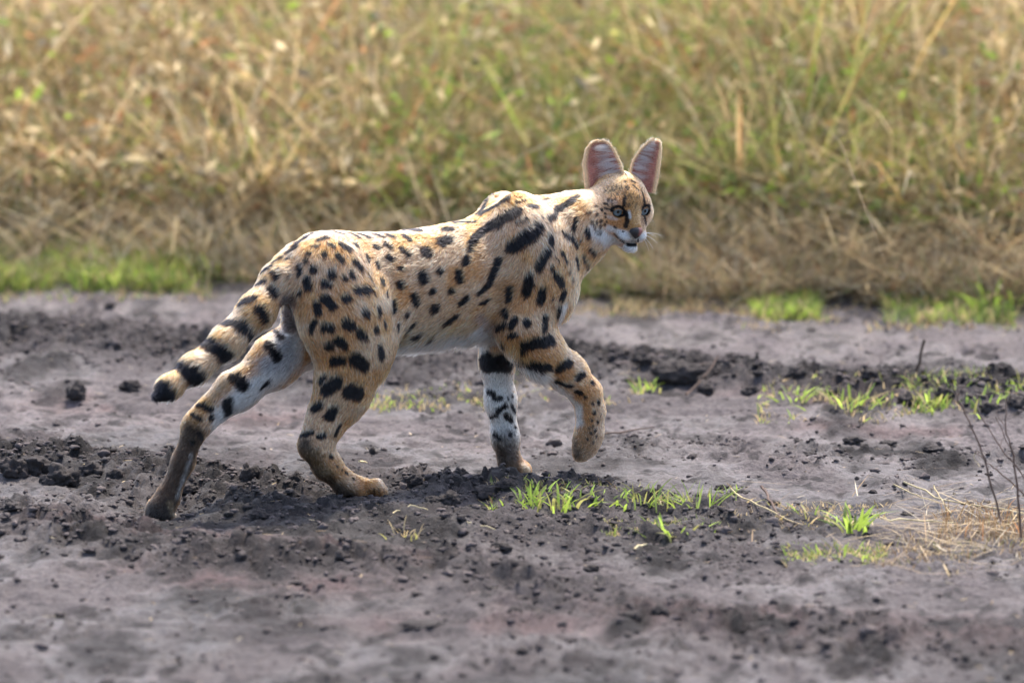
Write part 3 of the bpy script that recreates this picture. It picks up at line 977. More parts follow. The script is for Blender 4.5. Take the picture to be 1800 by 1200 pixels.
# long pale hair inside the ears
ep, ec, er = [], [], []
for E, sgn in zip(EARS, (1, -1)):
    g = E['grid']; nv, nu = g.shape[:2]
    for cl_ in range(26):
      v0 = 0.06 + 0.68 * (cl_ + RNG.random()) / 26
      upc = RNG.uniform(-0.35, 0.55); lnc = RNG.uniform(0.5, 0.8); bri = RNG.uniform(0.7, 1.2)
      for i in range(20):
        v = np.clip(v0 + RNG.normal(0, 0.009), 0.03, 0.9); u = RNG.uniform(0.66, 0.97) if sgn > 0 else RNG.uniform(0.04, 0.40)
        fi = min(int(v * (nv - 1)), nv - 2); fj = min(int(u * (nu - 1)), nu - 2)
        p = g[fi, fj] + (g[fi + 1, fj] - g[fi, fj]) * (v * (nv - 1) - fi) + (g[fi, fj + 1] - g[fi, fj]) * RNG.random()
        across = g[fi, 0] - g[fi, -1] if sgn > 0 else g[fi, -1] - g[fi, 0]
        wd = np.linalg.norm(across); across = across / max(wd, 1e-6)
        ln = lnc * wd * RNG.uniform(0.7, 1.05)
        outw = -FWD * RNG.uniform(0.05, 0.35)
        dirv = across + np.array([0, 0, 1.0]) * (upc * 0.7 + RNG.normal(0, 0.06)) + outw
        dirv /= np.linalg.norm(dirv)
        ep.append([p + dirv * ln * t + np.array([0, 0, -0.14 * ln * t * t]) + FWD * (0.25 * ln * t * t) for t in (0, .33, .67, 1)])
        ec.append(np.array([0.84, 0.80, 0.77]) * bri); er.append(np.array([1, .9, .6, .15]) * 0.00027)
    # short down over the whole shell, front and back, and the bright rim
    f = E['front']; nrm = E['n']
    for i in range(5200):
        k = RNG.integers(0, len(f)); u, v = E['uv'][k]
        if v > 0.90 and RNG.random() < (v - 0.90) * 12: continue
        side_ = 1 if RNG.random() < 0.75 else -1
        jit = RNG.normal(0, 0.0012, 3)
        p = f[k] + jit - (nrm[k] * 0.0035 if side_ < 0 else 0)
        rim = min(u, 1 - u) < 0.07 or v > 0.93
        tipd = np.array([0, 0, 1.0]) + RNG.normal(0, 0.4, 3) + nrm[k] * side_ * 0.7
        tipd /= np.linalg.norm(tipd)
        ln = RNG.uniform(0.002, 0.0042)
        ep.append([p + tipd * ln * t for t in (0, .33, .67, 1)])
        c = ERIM * 1.05 if rim else (EIN * RNG.uniform(0.8, 1.6) if side_ > 0 else BLK * 2)
        if side_ > 0 and not rim and RNG.random() < 0.35 + 0.4 * (v > 0.6): c = np.array([0.66, 0.45, 0.34])
        ec.append(c); er.append(np.array([1, .9, .6, .15]) * 0.00024)
ep = np.array(ep, dtype=np.float32)
pts = np.concatenate([pts, ep]); rad = np.concatenate([rad, np.array(er)]); fc = np.concatenate([fc, np.array(ec)])
n = len(pts)
cd = bpy.data.hair_curves.new('fur')
cd.add_curves([NP] * n)
cd.attributes['position'].data.foreach_set('vector', (pts - SERVAL_BASE.astype(np.float32)).astype(np.float32).ravel())
ra = cd.attributes.get('radius') or cd.attributes.new('radius', 'FLOAT', 'POINT')
ra.data.foreach_set('value', rad.astype(np.float32).ravel())
ca = cd.attributes.new('col', 'FLOAT_COLOR', 'CURVE')
cc = np.ones((n, 4), dtype=np.float32); cc[:, :3] = np.clip(fc, 0.003, 0.88)
ca.data.foreach_set('color', cc.ravel())
cd.materials.append(M_FUR)
fur = bpy.data.objects.new('fur', cd)
COL.objects.link(fur); fur.parent = serval
print('fur', n, round(time.time() - T0, 1))


# ---- eyes, nose, whiskers
def cap(center, axis, R, a0, a1, nr=10, nseg=32):
    axis = axis / np.linalg.norm(axis)
    t1 = np.cross(axis, [0, 0, 1.0]); t1 /= np.linalg.norm(t1); t2 = np.cross(axis, t1)
    V = []
    for i in range(nr + 1):
        a = a0 + (a1 - a0) * i / nr
        for j in range(nseg):
            b = 2 * math.pi * j / nseg
            V.append(center + R * (axis * math.cos(a) + math.sin(a) * (t1 * math.cos(b) + t2 * math.sin(b))))
    idx = np.arange((nr + 1) * nseg).reshape(nr + 1, nseg)
    nx_ = np.roll(idx, -1, axis=1)
    q = np.stack([idx[:-1].ravel(), nx_[:-1].ravel(), nx_[1:].ravel(), idx[1:].ravel()], 1)
    return np.array(V), q


GAZE = hF * 0.9 + np.array([0.30, -0.30, 0.10])
for s in (1, -1):
    c = hw_(*EYE[s])
    ax = hF * 0.85 + hR * s * 0.16 + np.array([0.10, -0.20, 0.05])
    ax /= np.linalg.norm(ax)
    V, q = cap(c, ax, 0.0150, 0.02, math.pi - 0.02, 20, 32)
    eye = mesh_object('eye', V, q, M_EYE, serval, loc=SERVAL_BASE)
    V, q = cap(c, ax, 0.01525, 0.01, 0.70, 12, 48)
    rad_ = np.arccos(np.clip((V - c) @ ax / 0.01525, -1, 1)) / 0.70
    nse = vnoise(V[:, 0] * 900, V[:, 2] * 900, seed=3)
    ic = np.outer(1 - rad_, [0.10, 0.13, 0.15]) + np.outer(rad_, [0.17, 0.22, 0.245])
    ic *= (0.8 + 0.4 * nse)[:, None] * (1 - 0.8 * sstep(0.84, 1.0, rad_))[:, None]
    iris = mesh_object('iris', V, q, M_IRIS, eye, ic, loc=SERVAL_BASE)
    V, q = cap(c, ax, 0.0154, 0.005, 0.21, 4, 24)
    mesh_object('pupil', V, q, M_EYE, eye, loc=SERVAL_BASE)

# nose leather: broad above, pointed below, two nostrils
V = []; nu, nv = 28, 18
for i in range(nv):
    a = math.pi * (i + 0.5) / nv
    for j in range(nu):
        b = 2 * math.pi * j / nu
        x = math.sin(a) * math.cos(b); y = math.sin(a) * math.sin(b); z = math.cos(a)
        w = 14.5 if z > 0 else 14.5 * (1 - 0.62 * (-z) ** 1.1)
        yy = 7.0 * y
        X_, Y_, Z_ = w * x, 85.5 + yy - 2.5 * (z < 0) * (-z) - 0.03 * (w * x) ** 2, -31 + (11 * z if z > 0 else 15 * z)
        for s in (1, -1):
            dn = math.hypot((X_ - s * 7.0) / 3.5, (Z_ + 32) / 2.4)
            if dn < 1 and y > 0: Y_ -= 3.0 * (1 - dn)
        if abs(X_) < 1.0 and z < 0 and y > 0: Y_ -= 0.9
        V.append(hw_(X_, Y_, Z_))
idx = np.arange(nu * nv).reshape(nv, nu); nx_ = np.roll(idx, -1, axis=1)
q = np.stack([idx[:-1].ravel(), idx[1:].ravel(), nx_[1:].ravel(), nx_[:-1].ravel()], 1)
V = np.array(V)
lx = ((V - HC) @ HM.T)[:, 0] * 1000; lz = ((V - HC) @ HM.T)[:, 2] * 1000
pk = (sstep(1.5, -3.0, lx) * sstep(-40, -33, lz))[:, None]
nc = np.array([0.020, 0.017, 0.018]) * (1 - pk) + np.array([0.26, 0.085, 0.07]) * pk
tube_caps = [tuple(idx[0][::-1]), tuple(idx[-1])]
mesh_object('nose', V, [q, np.array([idx[0][::-1]]), np.array([idx[-1]])], M_NOSE, serval, nc, loc=SERVAL_BASE)


def tube(points, radii, nseg=6):
    P = np.array(points, float); V = []
    for i in range(len(P)):
        t = P[min(i + 1, len(P) - 1)] - P[max(i - 1, 0)]
        t /= max(np.linalg.norm(t), 1e-9)
        a = np.cross(t, [0.3, 0.2, 0.93]); a /= np.linalg.norm(a); b = np.cross(t, a)
        for j in range(nseg):
            th = 2 * math.pi * j / nseg
            V.append(P[i] + radii[i] * (a * math.cos(th) + b * math.sin(th)))
    idx = np.arange(len(P) * nseg).reshape(len(P), nseg); nx_ = np.roll(idx, -1, axis=1)
    q = np.stack([idx[:-1].ravel(), idx[1:].ravel(), nx_[1:].ravel(), nx_[:-1].ravel()], 1)
    return np.array(V), q


WH = [(-1, 62, -36, (-1, .15, .10), 45), (-1, 60, -40, (-1, .1, -.25), 42), (-1, 58, -43, (-1, .1, -.6), 40), (-1, 56, -38, (-1, 0, -.05), 40), (-1, 60, -45, (-1, .2, -.9), 32),
      (1, 58, -40, (1, -.1, -.62), 52), (1, 56, -43, (1, -.1, -.75), 48), (1, 60, -44, (.9, 0, -.9), 42), (1, 58, -37, (1, -.2, -.45), 50), (-1, 28, 8, (-1, .2, -.1), 26)]
for s, y, z, dv, ln in WH:
    dv = np.array(dv, float); dv /= np.linalg.norm(dv)
    st = np.array([s * 27.0, y + 3, z - 6]) if y > 40 else np.array([s * 44.0, y, z - 30])
    P = [hw_(*(st + dv * ln * t + np.array([0, -6 * t * t, -12 * t * t]))) for t in np.linspace(0, 1, 7)]
    V, q = tube(P, np.linspace(0.00050, 0.00018, 7), 5)
    mesh_object('whisker', V, q, M_WHISKER, serval, loc=SERVAL_BASE)
print('serval', round(time.time() - T0, 1))

# ================================================================== the ground
FEET = []
for px, py, lat, sink in [(280, 916, 0.056, 0.0), (640, 874, -0.055, 0.0), (665, 872, -0.055, 0), (905, 838, 0.046, 0.0)]:
    FEET.append(to_world(C(px, py, lat)) + np.array([0, 0, 0.004]))
print('feet', [f.round(3).tolist() for f in FEET])


def band(x, y, pts, w):
    """soft mask round a line of survey marks on the ground; w = half width in depth metres"""
    m = np.zeros_like(x)
    P = [G(*p) for p in pts]
    xs_ = np.array([p[0] for p in P]); ys_ = np.array([p[1] for p in P])
    yc = np.interp(x, xs_, ys_)
    fade = sstep(xs_[0] - 0.35, xs_[0], x) * sstep(xs_[-1] + 0.35, xs_[-1], x)
    return np.exp(-((y - yc) / w) ** 2) * fade


def zones(x, y):
    wx = x + 0.10 * (fbm(x * 3, y * 1.5, 31, 3) - 0.5); wy = y + 0.30 * (fbm(x * 2.2 + 5, y * 1.4, 32, 3) - 0.5)
    churn = np.zeros_like(x)
    for pts, w, a in [
        ([(-400, 800), (0, 812), (200, 818), (420, 850), (700, 862), (900, 862)], 0.15, 1.0),
        ([(900, 872), (1150, 905), (1300, 930)], 0.16, 0.7),
        ([(300, 880), (650, 900), (900, 930), (1200, 960)], 0.25, 0.6),
        ([(1020, 640), (1200, 640), (1450, 665), (1700, 690), (2200, 710)], 0.16, 1.0),
        ([(-400, 590), (0, 590), (250, 605), (430, 625)], 0.22, 0.8),
        ([(700, 640), (900, 650), (1050, 640)], 0.2, 0.5),
        ([(-300, 900), (200, 945), (700, 1000), (1300, 1090), (1900, 1160)], 0.16, 0.5),
        ([(1150, 770), (1500, 780), (1900, 790)], 0.14, 0.35),
    ]:
        churn = np.maximum(churn, a * band(wx, wy, pts, w))
    return churn


def base_height(x, y):
    h = 0.03 * (fbm(x * 0.8, y * 0.6, 41, 3) - 0.5)
    c = zones(x, y)
    h = h + 0.022 * c
    # wheel ruts, shallow and smooth
    h = h - 0.02 * band(x, y, [(-600, 720), (400, 720), (900, 745), (1500, 770), (2300, 790)], 0.30)
    h = h - 0.012 * band(x, y, [(-600, 1060), (700, 1110), (2300, 1180)], 0.28)
    # verge rises under the grass
    ye = np.interp(x, [-3, -1.3, 0.3, 1.3, 3], [2.55, 2.5, 2.3, 2.05, 1.95])
    h = h + 0.05 * sstep(-0.1, 0.5, y - ye) + 0.08 * sstep(0.5, 6, y - ye)
    far = sstep(15, 60, np.hypot(x, y))
    return h * (1 - far)


def ground_z(x, y, detail=True):
    x = np.asarray(x, float); y = np.asarray(y, float)
    h = base_height(x, y)
    W = 0; A = 0
    for f in FEET:
        w = np.exp(-((x - f[0]) ** 2 + ((y - f[1]) * 0.8) ** 2) / 0.11 ** 2)
        A = A + w * f[2]; W = W + w
    k = np.clip(W, 0, 1)
    h = h * (1 - k) + (A / np.maximum(W, 1e-9)) * k
    if detail:
        c = zones(x, y)
        n = fbm(x * 14, y * 9, 51, 4, 0.55) - 0.5
        h = h + n * (0.016 + 0.022 * c) * (1 - 0.6 * k)
        w1 = fbm(x * 30, y * 22, 57, 2) - 0.5; w2 = fbm(x * 33 + 9, y * 24, 58, 2) - 0.5
        d1, i1, s1 = worley(x * 21 + 1.1 * w1, y * 14 + 1.1 * w2, 61)
        d2, i2, s2 = worley(x * 48 + 1.0 * w2, y * 34 + 1.0 * w1, 71)
        lump = np.clip((s1 - d1) * 2.6, 0, 1) ** 0.6 * np.clip(i1 * 1.6 - 0.5, 0, 1)
        lump2 = np.clip((s2 - d2) * 2.6, 0, 1) ** 0.7 * np.clip(i2 * 1.5 - 0.4, 0, 1)
        nz_ = fbm(x * 5, y * 4, 81, 3)
        sp = np.clip(c + 0.40 * sstep(0.50, 0.70, nz_), 0, 1)
        h = h + (0.026 * lump + 0.014 * lump2) * sp * (1 - 0.75 * k) + 0.003 * lump2 * (1 - k)
        # tyre-pressed flakes, long across the track
        fl = fbm(x * 9, y * 26, 91, 3) - 0.5
        h = h + 0.016 * fl * (1 - c) * (1 - 0.6 * k) + 0.017 * (fbm(x * 30, y * 24, 95, 3, 0.6) - 0.5) * (1 - 0.5 * k)
    return h


def axis(fine0, fine1, step, out0, out1, grow=1.13):
    a = list(np.arange(fine0, fine1 + 1e-9, step))
    s = step; lo = [fine0]
    while lo[-1] > out0: s *= grow; lo.append(lo[-1] - s)
    s = step; hi = [a[-1]]
    while hi[-1] < out1: s *= grow; hi.append(hi[-1] + s)
    return np.array(lo[1:][::-1] + a + hi[1:])


gx = axis(-1.45, 1.45, 0.0058, -150, 150)
gy = axis(-1.95, 2.75, 0.0088, -60, 250)
XX, YY = np.meshgrid(gx, gy)
xf, yf = XX.ravel(), YY.ravel()
zf = ground_z(xf, yf)
churn = zones(xf, yf)
nA = fbm(xf * 2.2, yf * 1.6, 101, 4); nB = fbm(xf * 7, yf * 4, 111, 4); nC = fbm(xf * 20, yf * 12, 121, 3)
light = np.array([0.128, 0.107, 0.105]); dark = np.array([0.020, 0.016, 0.0155]); mid = np.array([0.045, 0.036, 0.0355])
dry_ = np.maximum(band(xf, yf, [(-600, 725), (400, 725), (900, 745), (1500, 775), (2300, 790)], 0.32), band(xf, yf, [(-600, 535), (430, 545), (1000, 565), (1800, 605), (2300, 615)], 0.40))
mx = (sstep(0.35, 0.65, nA) * (1 - 0.75 * dry_))[:, None]
gc = light[None] * (1 - mx) + mid[None] * mx
gc = gc * (1 + 0.35 * dry_)[:, None]
pinkm = np.zeros_like(xf)
for pts, w in [([(150, 930), (330, 945), (560, 975), (640, 990)], 0.10), ([(780, 1090), (960, 1090)], 0.09), ([(1000, 1050), (1300, 1090), (1700, 1110)], 0.16),
               ([(300, 1010), (560, 1030)], 0.08), ([(200, 700), (420, 715)], 0.16), ([(1500, 740), (1650, 750)], 0.06), ([(1250, 690), (1450, 700)], 0.08)]:
    pinkm = np.maximum(pinkm, band(xf, yf, pts, w))
pinkm *= sstep(0.38, 0.6, nB)
pink = np.array([0.165, 0.108, 0.102])
gc = gc * (1 - 0.75 * pinkm)[:, None] + pink * (0.75 * pinkm)[:, None]
dk = np.clip(churn * 1.0 + 0.7 * sstep(0.56, 0.72, nB), 0, 1)
dk = dk * (0.65 + 0.5 * sstep(0.3, 0.6, nC))
nD = fbm(xf * 26, yf * 20, 131, 3, 0.6); nE = fbm(xf * 12, yf * 16, 141, 3, 0.6)
dk = np.maximum(dk, 0.75 * sstep(0.54, 0.66, nD) * sstep(0.42, 0.58, nE)); dk = np.clip(dk, 0, 1)[:, None]
gc = gc * (1 - dk) + dark * dk
ye = np.interp(xf, [-3, -1.3, 0.3, 1.3, 3], [2.55, 2.5, 2.3, 2.05, 1.95])
vg = sstep(-0.1, 0.4, yf - ye + 0.9 * (nB - 0.5))[:, None]
gc = gc * (1 - vg) + np.array([0.085, 0.066, 0.042]) * vg
gc *= 0.80 * (0.85 + 0.3 * nC)[:, None]
nxg, nyg = len(gx), len(gy)
idx = np.arange(nxg * nyg).reshape(nyg, nxg)
gq = np.stack([idx[:-1, :-1].ravel(), idx[:-1, 1:].ravel(), idx[1:, 1:].ravel(), idx[1:, :-1].ravel()], 1)
ground = mesh_object('ground', np.stack([xf, yf, zf], 1), gq, M_MUD, None, gc)
wa = ground.data.attributes.new('wet', 'FLOAT', 'POINT')
wa.data.foreach_set('value', np.clip((1 - dk[:, 0]) * sstep(0.35, 0.6, nB) * (1 - vg[:, 0]) * (1 - pinkm), 0, 1).astype(np.float32))
tag(ground, 'damp grey brown mud of the rutted track', kind='structure')
print('ground', len(xf), round(time.time() - T0, 1))

# ================================================================== loose soil
def ico(sub_):
    t = (1 + 5 ** 0.5) / 2
    V = [(-1, t, 0), (1, t, 0), (-1, -t, 0), (1, -t, 0), (0, -1, t), (0, 1, t), (0, -1, -t), (0, 1, -t), (t, 0, -1), (t, 0, 1), (-t, 0, -1), (-t, 0, 1)]
    V = [np.array(v, float) / math.sqrt(1 + t * t) for v in V]
    Fc = [(0, 11, 5), (0, 5, 1), (0, 1, 7), (0, 7, 10), (0, 10, 11), (1, 5, 9), (5, 11, 4), (11, 10, 2), (10, 7, 6), (7, 1, 8),
          (3, 9, 4), (3, 4, 2), (3, 2, 6), (3, 6, 8), (3, 8, 9), (4, 9, 5), (2, 4, 11), (6, 2, 10), (8, 6, 7), (9, 8, 1)]
    for _ in range(sub_):
        mid_ = {}; nf = []
        def mp(a, b):
            k = (min(a, b), max(a, b))
            if k not in mid_:
                v = V[a] + V[b]; V.append(v / np.linalg.norm(v)); mid_[k] = len(V) - 1
            return mid_[k]
        for a, b, c in Fc:
            x, y, z = mp(a, b), mp(b, c), mp(c, a)
            nf += [(a, x, z), (b, y, x), (c, z, y), (x, y, z)]
        Fc = nf
    return np.array(V), np.array(Fc)


IV, IF = ico(3)
SV, SF = ico(1)


def clod_shape(seed, sx, sy, sz):
    p = IV * 2.1 + seed * 7.7
    r = 0.62 + 0.75 * vnoise(p[:, 0], p[:, 1], p[:, 2], seed) + 0.42 * (vnoise(p[:, 0] * 2.6, p[:, 1] * 2.6, p[:, 2] * 2.6, seed + 3) - 0.5) + 0.25 * (vnoise(p[:, 0] * 6, p[:, 1] * 6, p[:, 2] * 6, seed + 5) - 0.5)
    V = IV * r[:, None]
    V[:, 2] = np.maximum(V[:, 2], -0.35)
    return V * np.array([sx, sy, sz])


CLODC = np.array([0.027, 0.0215, 0.0205])
CLODS = [  # px, py (foot), width px, height px
    (135, 698, 36, 34, 'dark upright clod of mud standing alone on the smooth mud beyond the tail tip'),
    (228, 686, 38, 20, 'low flat clod of mud just beside the dark upright clod'),
    (1190, 650, 86, 46, 'broad mound of turned dark mud behind the raised forepaw'),
    (655, 796, 10, 14, 'tiny dark crumb of mud beside the spotted hind hock'),
    (440, 850, 34, 34, None), (60, 832, 62, 40, None), (110, 822, 56, 36, None), (25, 820, 48, 34, None), (160, 826, 44, 28, None), (205, 838, 34, 24, None), (90, 842, 40, 24, None),
    (330, 845, 30, 16, None), (480, 862, 26, 18, None), (370, 880, 28, 18, None), (520, 850, 24, 20, None), (730, 850, 30, 18, None), (790, 872, 36, 22, None),
    (860, 858, 50, 22, None), (890, 866, 34, 16, None), (760, 895, 26, 12, None), (880, 962, 30, 14, None), (380, 972, 26, 12, None), (330, 958, 24, 10, None),
    (228, 990, 18, 18, None), (455, 900, 30, 14, None), (1270, 860, 26, 12, None), (1300, 868, 30, 10, None), (1240, 690, 30, 20, None), (1320, 660, 34, 20, None),
    (1400, 664, 36, 22, None), (1470, 680, 34, 20, None), (1530, 676, 30, 20, None), (1600, 690, 40, 26, None), (1660, 686, 34, 22, None), (1740, 704, 36, 24, None),
    (1785, 698, 40, 26, None), (1130, 640, 34, 20, None), (1500, 780, 34, 12, None), (1560, 775, 30, 10, None), (1640, 792, 36, 12, None), (1420, 800, 24, 9, None),
    (1110, 1082, 30, 14, None), (1160, 1070, 26, 14, None), (740, 1106, 60, 9, None), (905, 1075, 26, 14, None), (1310, 1105, 30, 14, None), (1450, 1110, 26, 12, None),
    (900, 1012, 22, 12, None), (1040, 1000, 24, 12, None), (985, 1020, 22, 10, None), (270, 880, 24, 14, None), (20, 905, 34, 14, None), (140, 912, 24, 10, None),
]
for i, (px, py, w, h, lab) in enumerate(CLODS):
    p = G(px, py, 0.0)
    zc = float(ground_z(np.array([p[0]]), np.array([p[1]]))[0])
    p = G(px, py, zc)
    sx = w * PX * 0.5; sz = h * PX * 0.62
    V = clod_shape(100 + i, sx, sx * random.uniform(0.8, 1.1), sz)
    a = random.uniform(0, 6.28); ca_, sa_ = math.cos(a), math.sin(a)
    zz_ = float(ground_z(np.array([p[0]]), np.array([p[1]]))[0])
    Vw = V + np.array([p[0], p[1], zz_ + sz * 0.22])
    cl = CLODC * (0.7 + 0.8 * vnoise(V[:, 0] * 90, V[:, 1] * 90, V[:, 2] * 90, i))[:, None]
    o = mesh_object('mud_clod', Vw, IF, M_CLOD, None, cl, smooth=False, loc=(p[0], p[1], zz_))
    if not lab:
        if px < 220 and 800 < py < 850: lab, grp = 'lumpy dark clod in the heap of turned mud beyond the stretched hind foot', 'clods heaped in the turned mud'
        elif px > 1100 and py < 710: lab, grp = 'dark clod on the churned ridge that the upright stick stands in', 'clods on the churned ridge'
        elif px < 640 and py < 910: lab, grp = 'dark clod on the turned soil between the two hind feet', 'clods between the hind feet'
        elif px < 900 and py < 900: lab, grp = 'dark clod on the turned soil between the forward hind paw and the standing forepaw', 'clods by the standing forepaw'
        elif py < 870: lab, grp = 'flat dark clod in the smooth rut between the churned ridge and the straw', 'clods in the smooth rut'
        elif px < 420: lab, grp = 'small dark clod on the pinkish mud below the stretched hind foot', 'clods on the pinkish mud'
        else: lab, grp = 'low dark clod on the open mud well below the green tufts', 'clods on the open mud'
    else: grp = None
    tag(o, lab, 'mud clod', grp)

NCR = 17000
cx_ = RNG.uniform(-1.5, 1.5, NCR * 8); cy_ = RNG.uniform(-1.9, 2.4, NCR * 8)
dn = zones(cx_, cy_) ** 1.3 * 0.9 + 0.10 * sstep(0.5, 0.7, fbm(cx_ * 5, cy_ * 4, 81, 3)) + 0.03
ok = RNG.random(len(cx_)) < dn
for f in FEET:
    ok &= np.hypot(cx_ - f[0], cy_ - f[1]) > 0.03
cx_, cy_ = cx_[ok][:NCR], cy_[ok][:NCR]
n = len(cx_)
cz_ = ground_z(cx_, cy_)
sz_ = np.clip(np.exp(RNG.normal(math.log(0.0028), 0.5, n)), 0.0013, 0.011)
jit = RNG.uniform(0.55, 1.35, (n, len(SV), 1))
V = SV[None] * jit * sz_[:, None, None] * np.stack([RNG.uniform(0.8, 1.6, n), RNG.uniform(0.8, 1.5, n), RNG.uniform(0.4, 0.9, n)], 1)[:, None, :]
V += np.stack([cx_, cy_, cz_ + sz_ * 0.15], 1)[:, None, :]
cc_ = np.repeat((CLODC * 1.25)[None] * np.exp(RNG.uniform(math.log(1.0), math.log(3.2), (n, 1))), len(SV), axis=0)
Fi = (SF[None] + (np.arange(n) * len(SV))[:, None, None]).reshape(-1, 3)
tag(mesh_object('soil_crumbs', V.reshape(-1, 3), Fi, M_CLOD, None, cc_, smooth=False), 'loose dark crumbs of soil strewn over the track', 'soil', kind='stuff')
print('soil', round(time.time() - T0, 1))


# ================================================================== grass
def blades(root, h, az, lean, curl, width, col, nseg=3, taper=1.0, face=None):
    """one strip per blade; root (N,3); lean/curl = sideways reach as a share of the height"""
    N = len(root)
    dirv = np.stack([np.cos(az), np.sin(az), np.zeros(N)], 1)
    fa = RNG.uniform(0, math.pi, N) if face is None else face
    sd = np.stack([np.cos(fa), np.sin(fa), np.zeros(N)], 1)
    V = np.zeros((N, 2 * nseg + 1, 3)); 
    for k in range(nseg + 1):
        t = k / nseg
        reach = lean * t + curl * t ** 2.6
        zz = h * (t - 0.32 * np.abs(curl) * t ** 2.6 - 0.12 * lean * t)
        c = root + dirv * (h * reach)[:, None]; c[:, 2] += zz
        if k < nseg:
            wv = sd * (width * (1 - 0.55 * taper * t ** 1.5) * (0.7 + 0.3 * min(1, t * 3)))[:, None] * 0.5
            V[:, 2 * k] = c - wv; V[:, 2 * k + 1] = c + wv
        else:
            V[:, 2 * k] = c
    nvb = 2 * nseg + 1
    base = (np.arange(N) * nvb)[:, None]
    q = np.concatenate([np.array([[2 * k, 2 * k + 1, 2 * k + 3, 2 * k + 2]]) + base for k in range(nseg - 1)]) if nseg > 1 else np.zeros((0, 4), int)
    tri = np.array([[2 * nseg - 2, 2 * nseg - 1, 2 * nseg]]) + base
    return V.reshape(-1, 3), q, tri, np.repeat(col, nvb, axis=0)


def leaves(pos, az, tilt, length, width, col):
    """small folded leaves: four corners"""
    N = len(pos)
    d = np.stack([np.cos(az) * np.cos(tilt), np.sin(az) * np.cos(tilt), np.sin(tilt)], 1)
    ra_ = RNG.uniform(0, 6.28, N)
    a = np.cross(d, np.stack([np.cos(ra_), np.sin(ra_), RNG.uniform(-1, 1, N)], 1)); a /= np.maximum(np.linalg.norm(a, axis=1, keepdims=True), 1e-6)
    V = np.stack([pos, pos + d * (length * 0.5)[:, None] + a * (width * 0.5)[:, None], pos + d * length[:, None], pos + d * (length * 0.45)[:, None] - a * (width * 0.5)[:, None]], 1)
    return V.reshape(-1, 3), np.arange(N * 4).reshape(N, 4), np.repeat(col, 4, axis=0)


class Heap:
    def __init__(self): self.V, self.q, self.t, self.c, self.o = [], [], [], [], 0
    def blades(self, *a, **k):
        V, q, t, c = blades(*a, **k)
        self.q.append(q + self.o); self.t.append(t + self.o); self.V.append(V); self.c.append(c); self.o += len(V)
    def leaves(self, *a):
        V, q, c = leaves(*a)
        self.q.append(q + self.o); self.V.append(V); self.c.append(c); self.o += len(V)
    def build(self, name, mat):
        fs = [np.concatenate(self.q)] + ([np.concatenate(self.t)] if self.t else [])
        fs = [f for f in fs if len(f)]
        return mesh_object(name, np.concatenate(self.V), fs, mat, None, np.concatenate(self.c), smooth=False)


PAL = dict(straw=(0.50, 0.385, 0.225), gold=(0.46, 0.32, 0.13), ygreen=(0.30, 0.29, 0.105), green=(0.16, 0.215, 0.065), rust=(0.34, 0.175, 0.09), brown=(0.20, 0.135, 0.08),
           tan=(0.42, 0.32, 0.21), lime=(0.32, 0.44, 0.08), grey=(0.36, 0.31, 0.24), olive=(0.21, 0.20, 0.09), cream=(0.66, 0.55, 0.38))
PAL = {k: np.array(v) * np.array([1.15, 1.13, 1.02]) for k, v in PAL.items()}


def pick(weights, n):
    ks = list(weights); p = np.array([weights[k] for k in ks], float); p /= p.sum()
    i = RNG.choice(len(ks), n, p=p)
    return np.stack([PAL[k] for k in ks])[i] * np.exp(RNG.normal(0, 0.18, (n, 1)))


def edge_y(x): return np.interp(x, [-3, -1.3, 0.3, 1.3, 3], [2.55, 2.5, 2.3, 2.05, 1.95])


def field(n, y0, y1, margin=0.7, bias=1.0):
    y = y0 + (y1 - y0) * RNG.random(n) ** bias
    hwid = 0.1 * (10 + y) + margin
    x = RNG.uniform(-1, 1, n) * hwid
    return x, y + (edge_y(x) - 2.3)


# tall standing grass, straw to green in drifts
tall = Heap()
N = 70000
x, y = field(N, 2.75, 10.5, 0.7, 1.5)
z = ground_z(x, y, False)
dist = y - edge_y(x)
drift = fbm(x * 1.1 + 3, y * 0.8, 201, 3); drift2 = fbm(x * 2.0, y * 1.2, 211, 3)
clump = fbm(x * 4.5, y * 4.5, 221, 2)
keep = RNG.random(N) < 0.30 + 1.1 * sstep(0.35, 0.65, clump)
x, y, z, dist, drift, drift2, clump = [v[keep] for v in (x, y, z, dist, drift, drift2, clump)]
N = len(x)
g_w = sstep(0.50, 0.66, drift); r_w = sstep(0.55, 0.70, drift2)
ca1 = pick(dict(straw=4, tan=3, gold=2, grey=1.5, ygreen=1.8, cream=1.5), N)
cb1 = pick(dict(ygreen=4, green=3, lime=0.7, straw=1.5, olive=1.5), N)
cr1 = pick(dict(rust=3, brown=2, gold=1), N)
col = np.where((RNG.random(N) < 0.14 + 0.5 * g_w)[:, None], cb1, ca1)
col = np.where((RNG.random(N) < 0.08 + 0.35 * r_w)[:, None], cr1, col)
h = (0.20 + 0.50 * sstep(0.1, 1.3, dist)) * RNG.uniform(0.5, 1.25, N) * (0.30 + 1.4 * clump * (0.4 + 1.2 * fbm(x * 1.4, y * 1.4, 226, 2)))
tall.blades(np.stack([x, y, z], 1), h, RNG.uniform(0, 6.28, N), np.abs(RNG.normal(0, 0.42, N)), np.abs(RNG.normal(0.2, 0.65, N)), RNG.uniform(0.003, 0.0075, N), col, nseg=4)
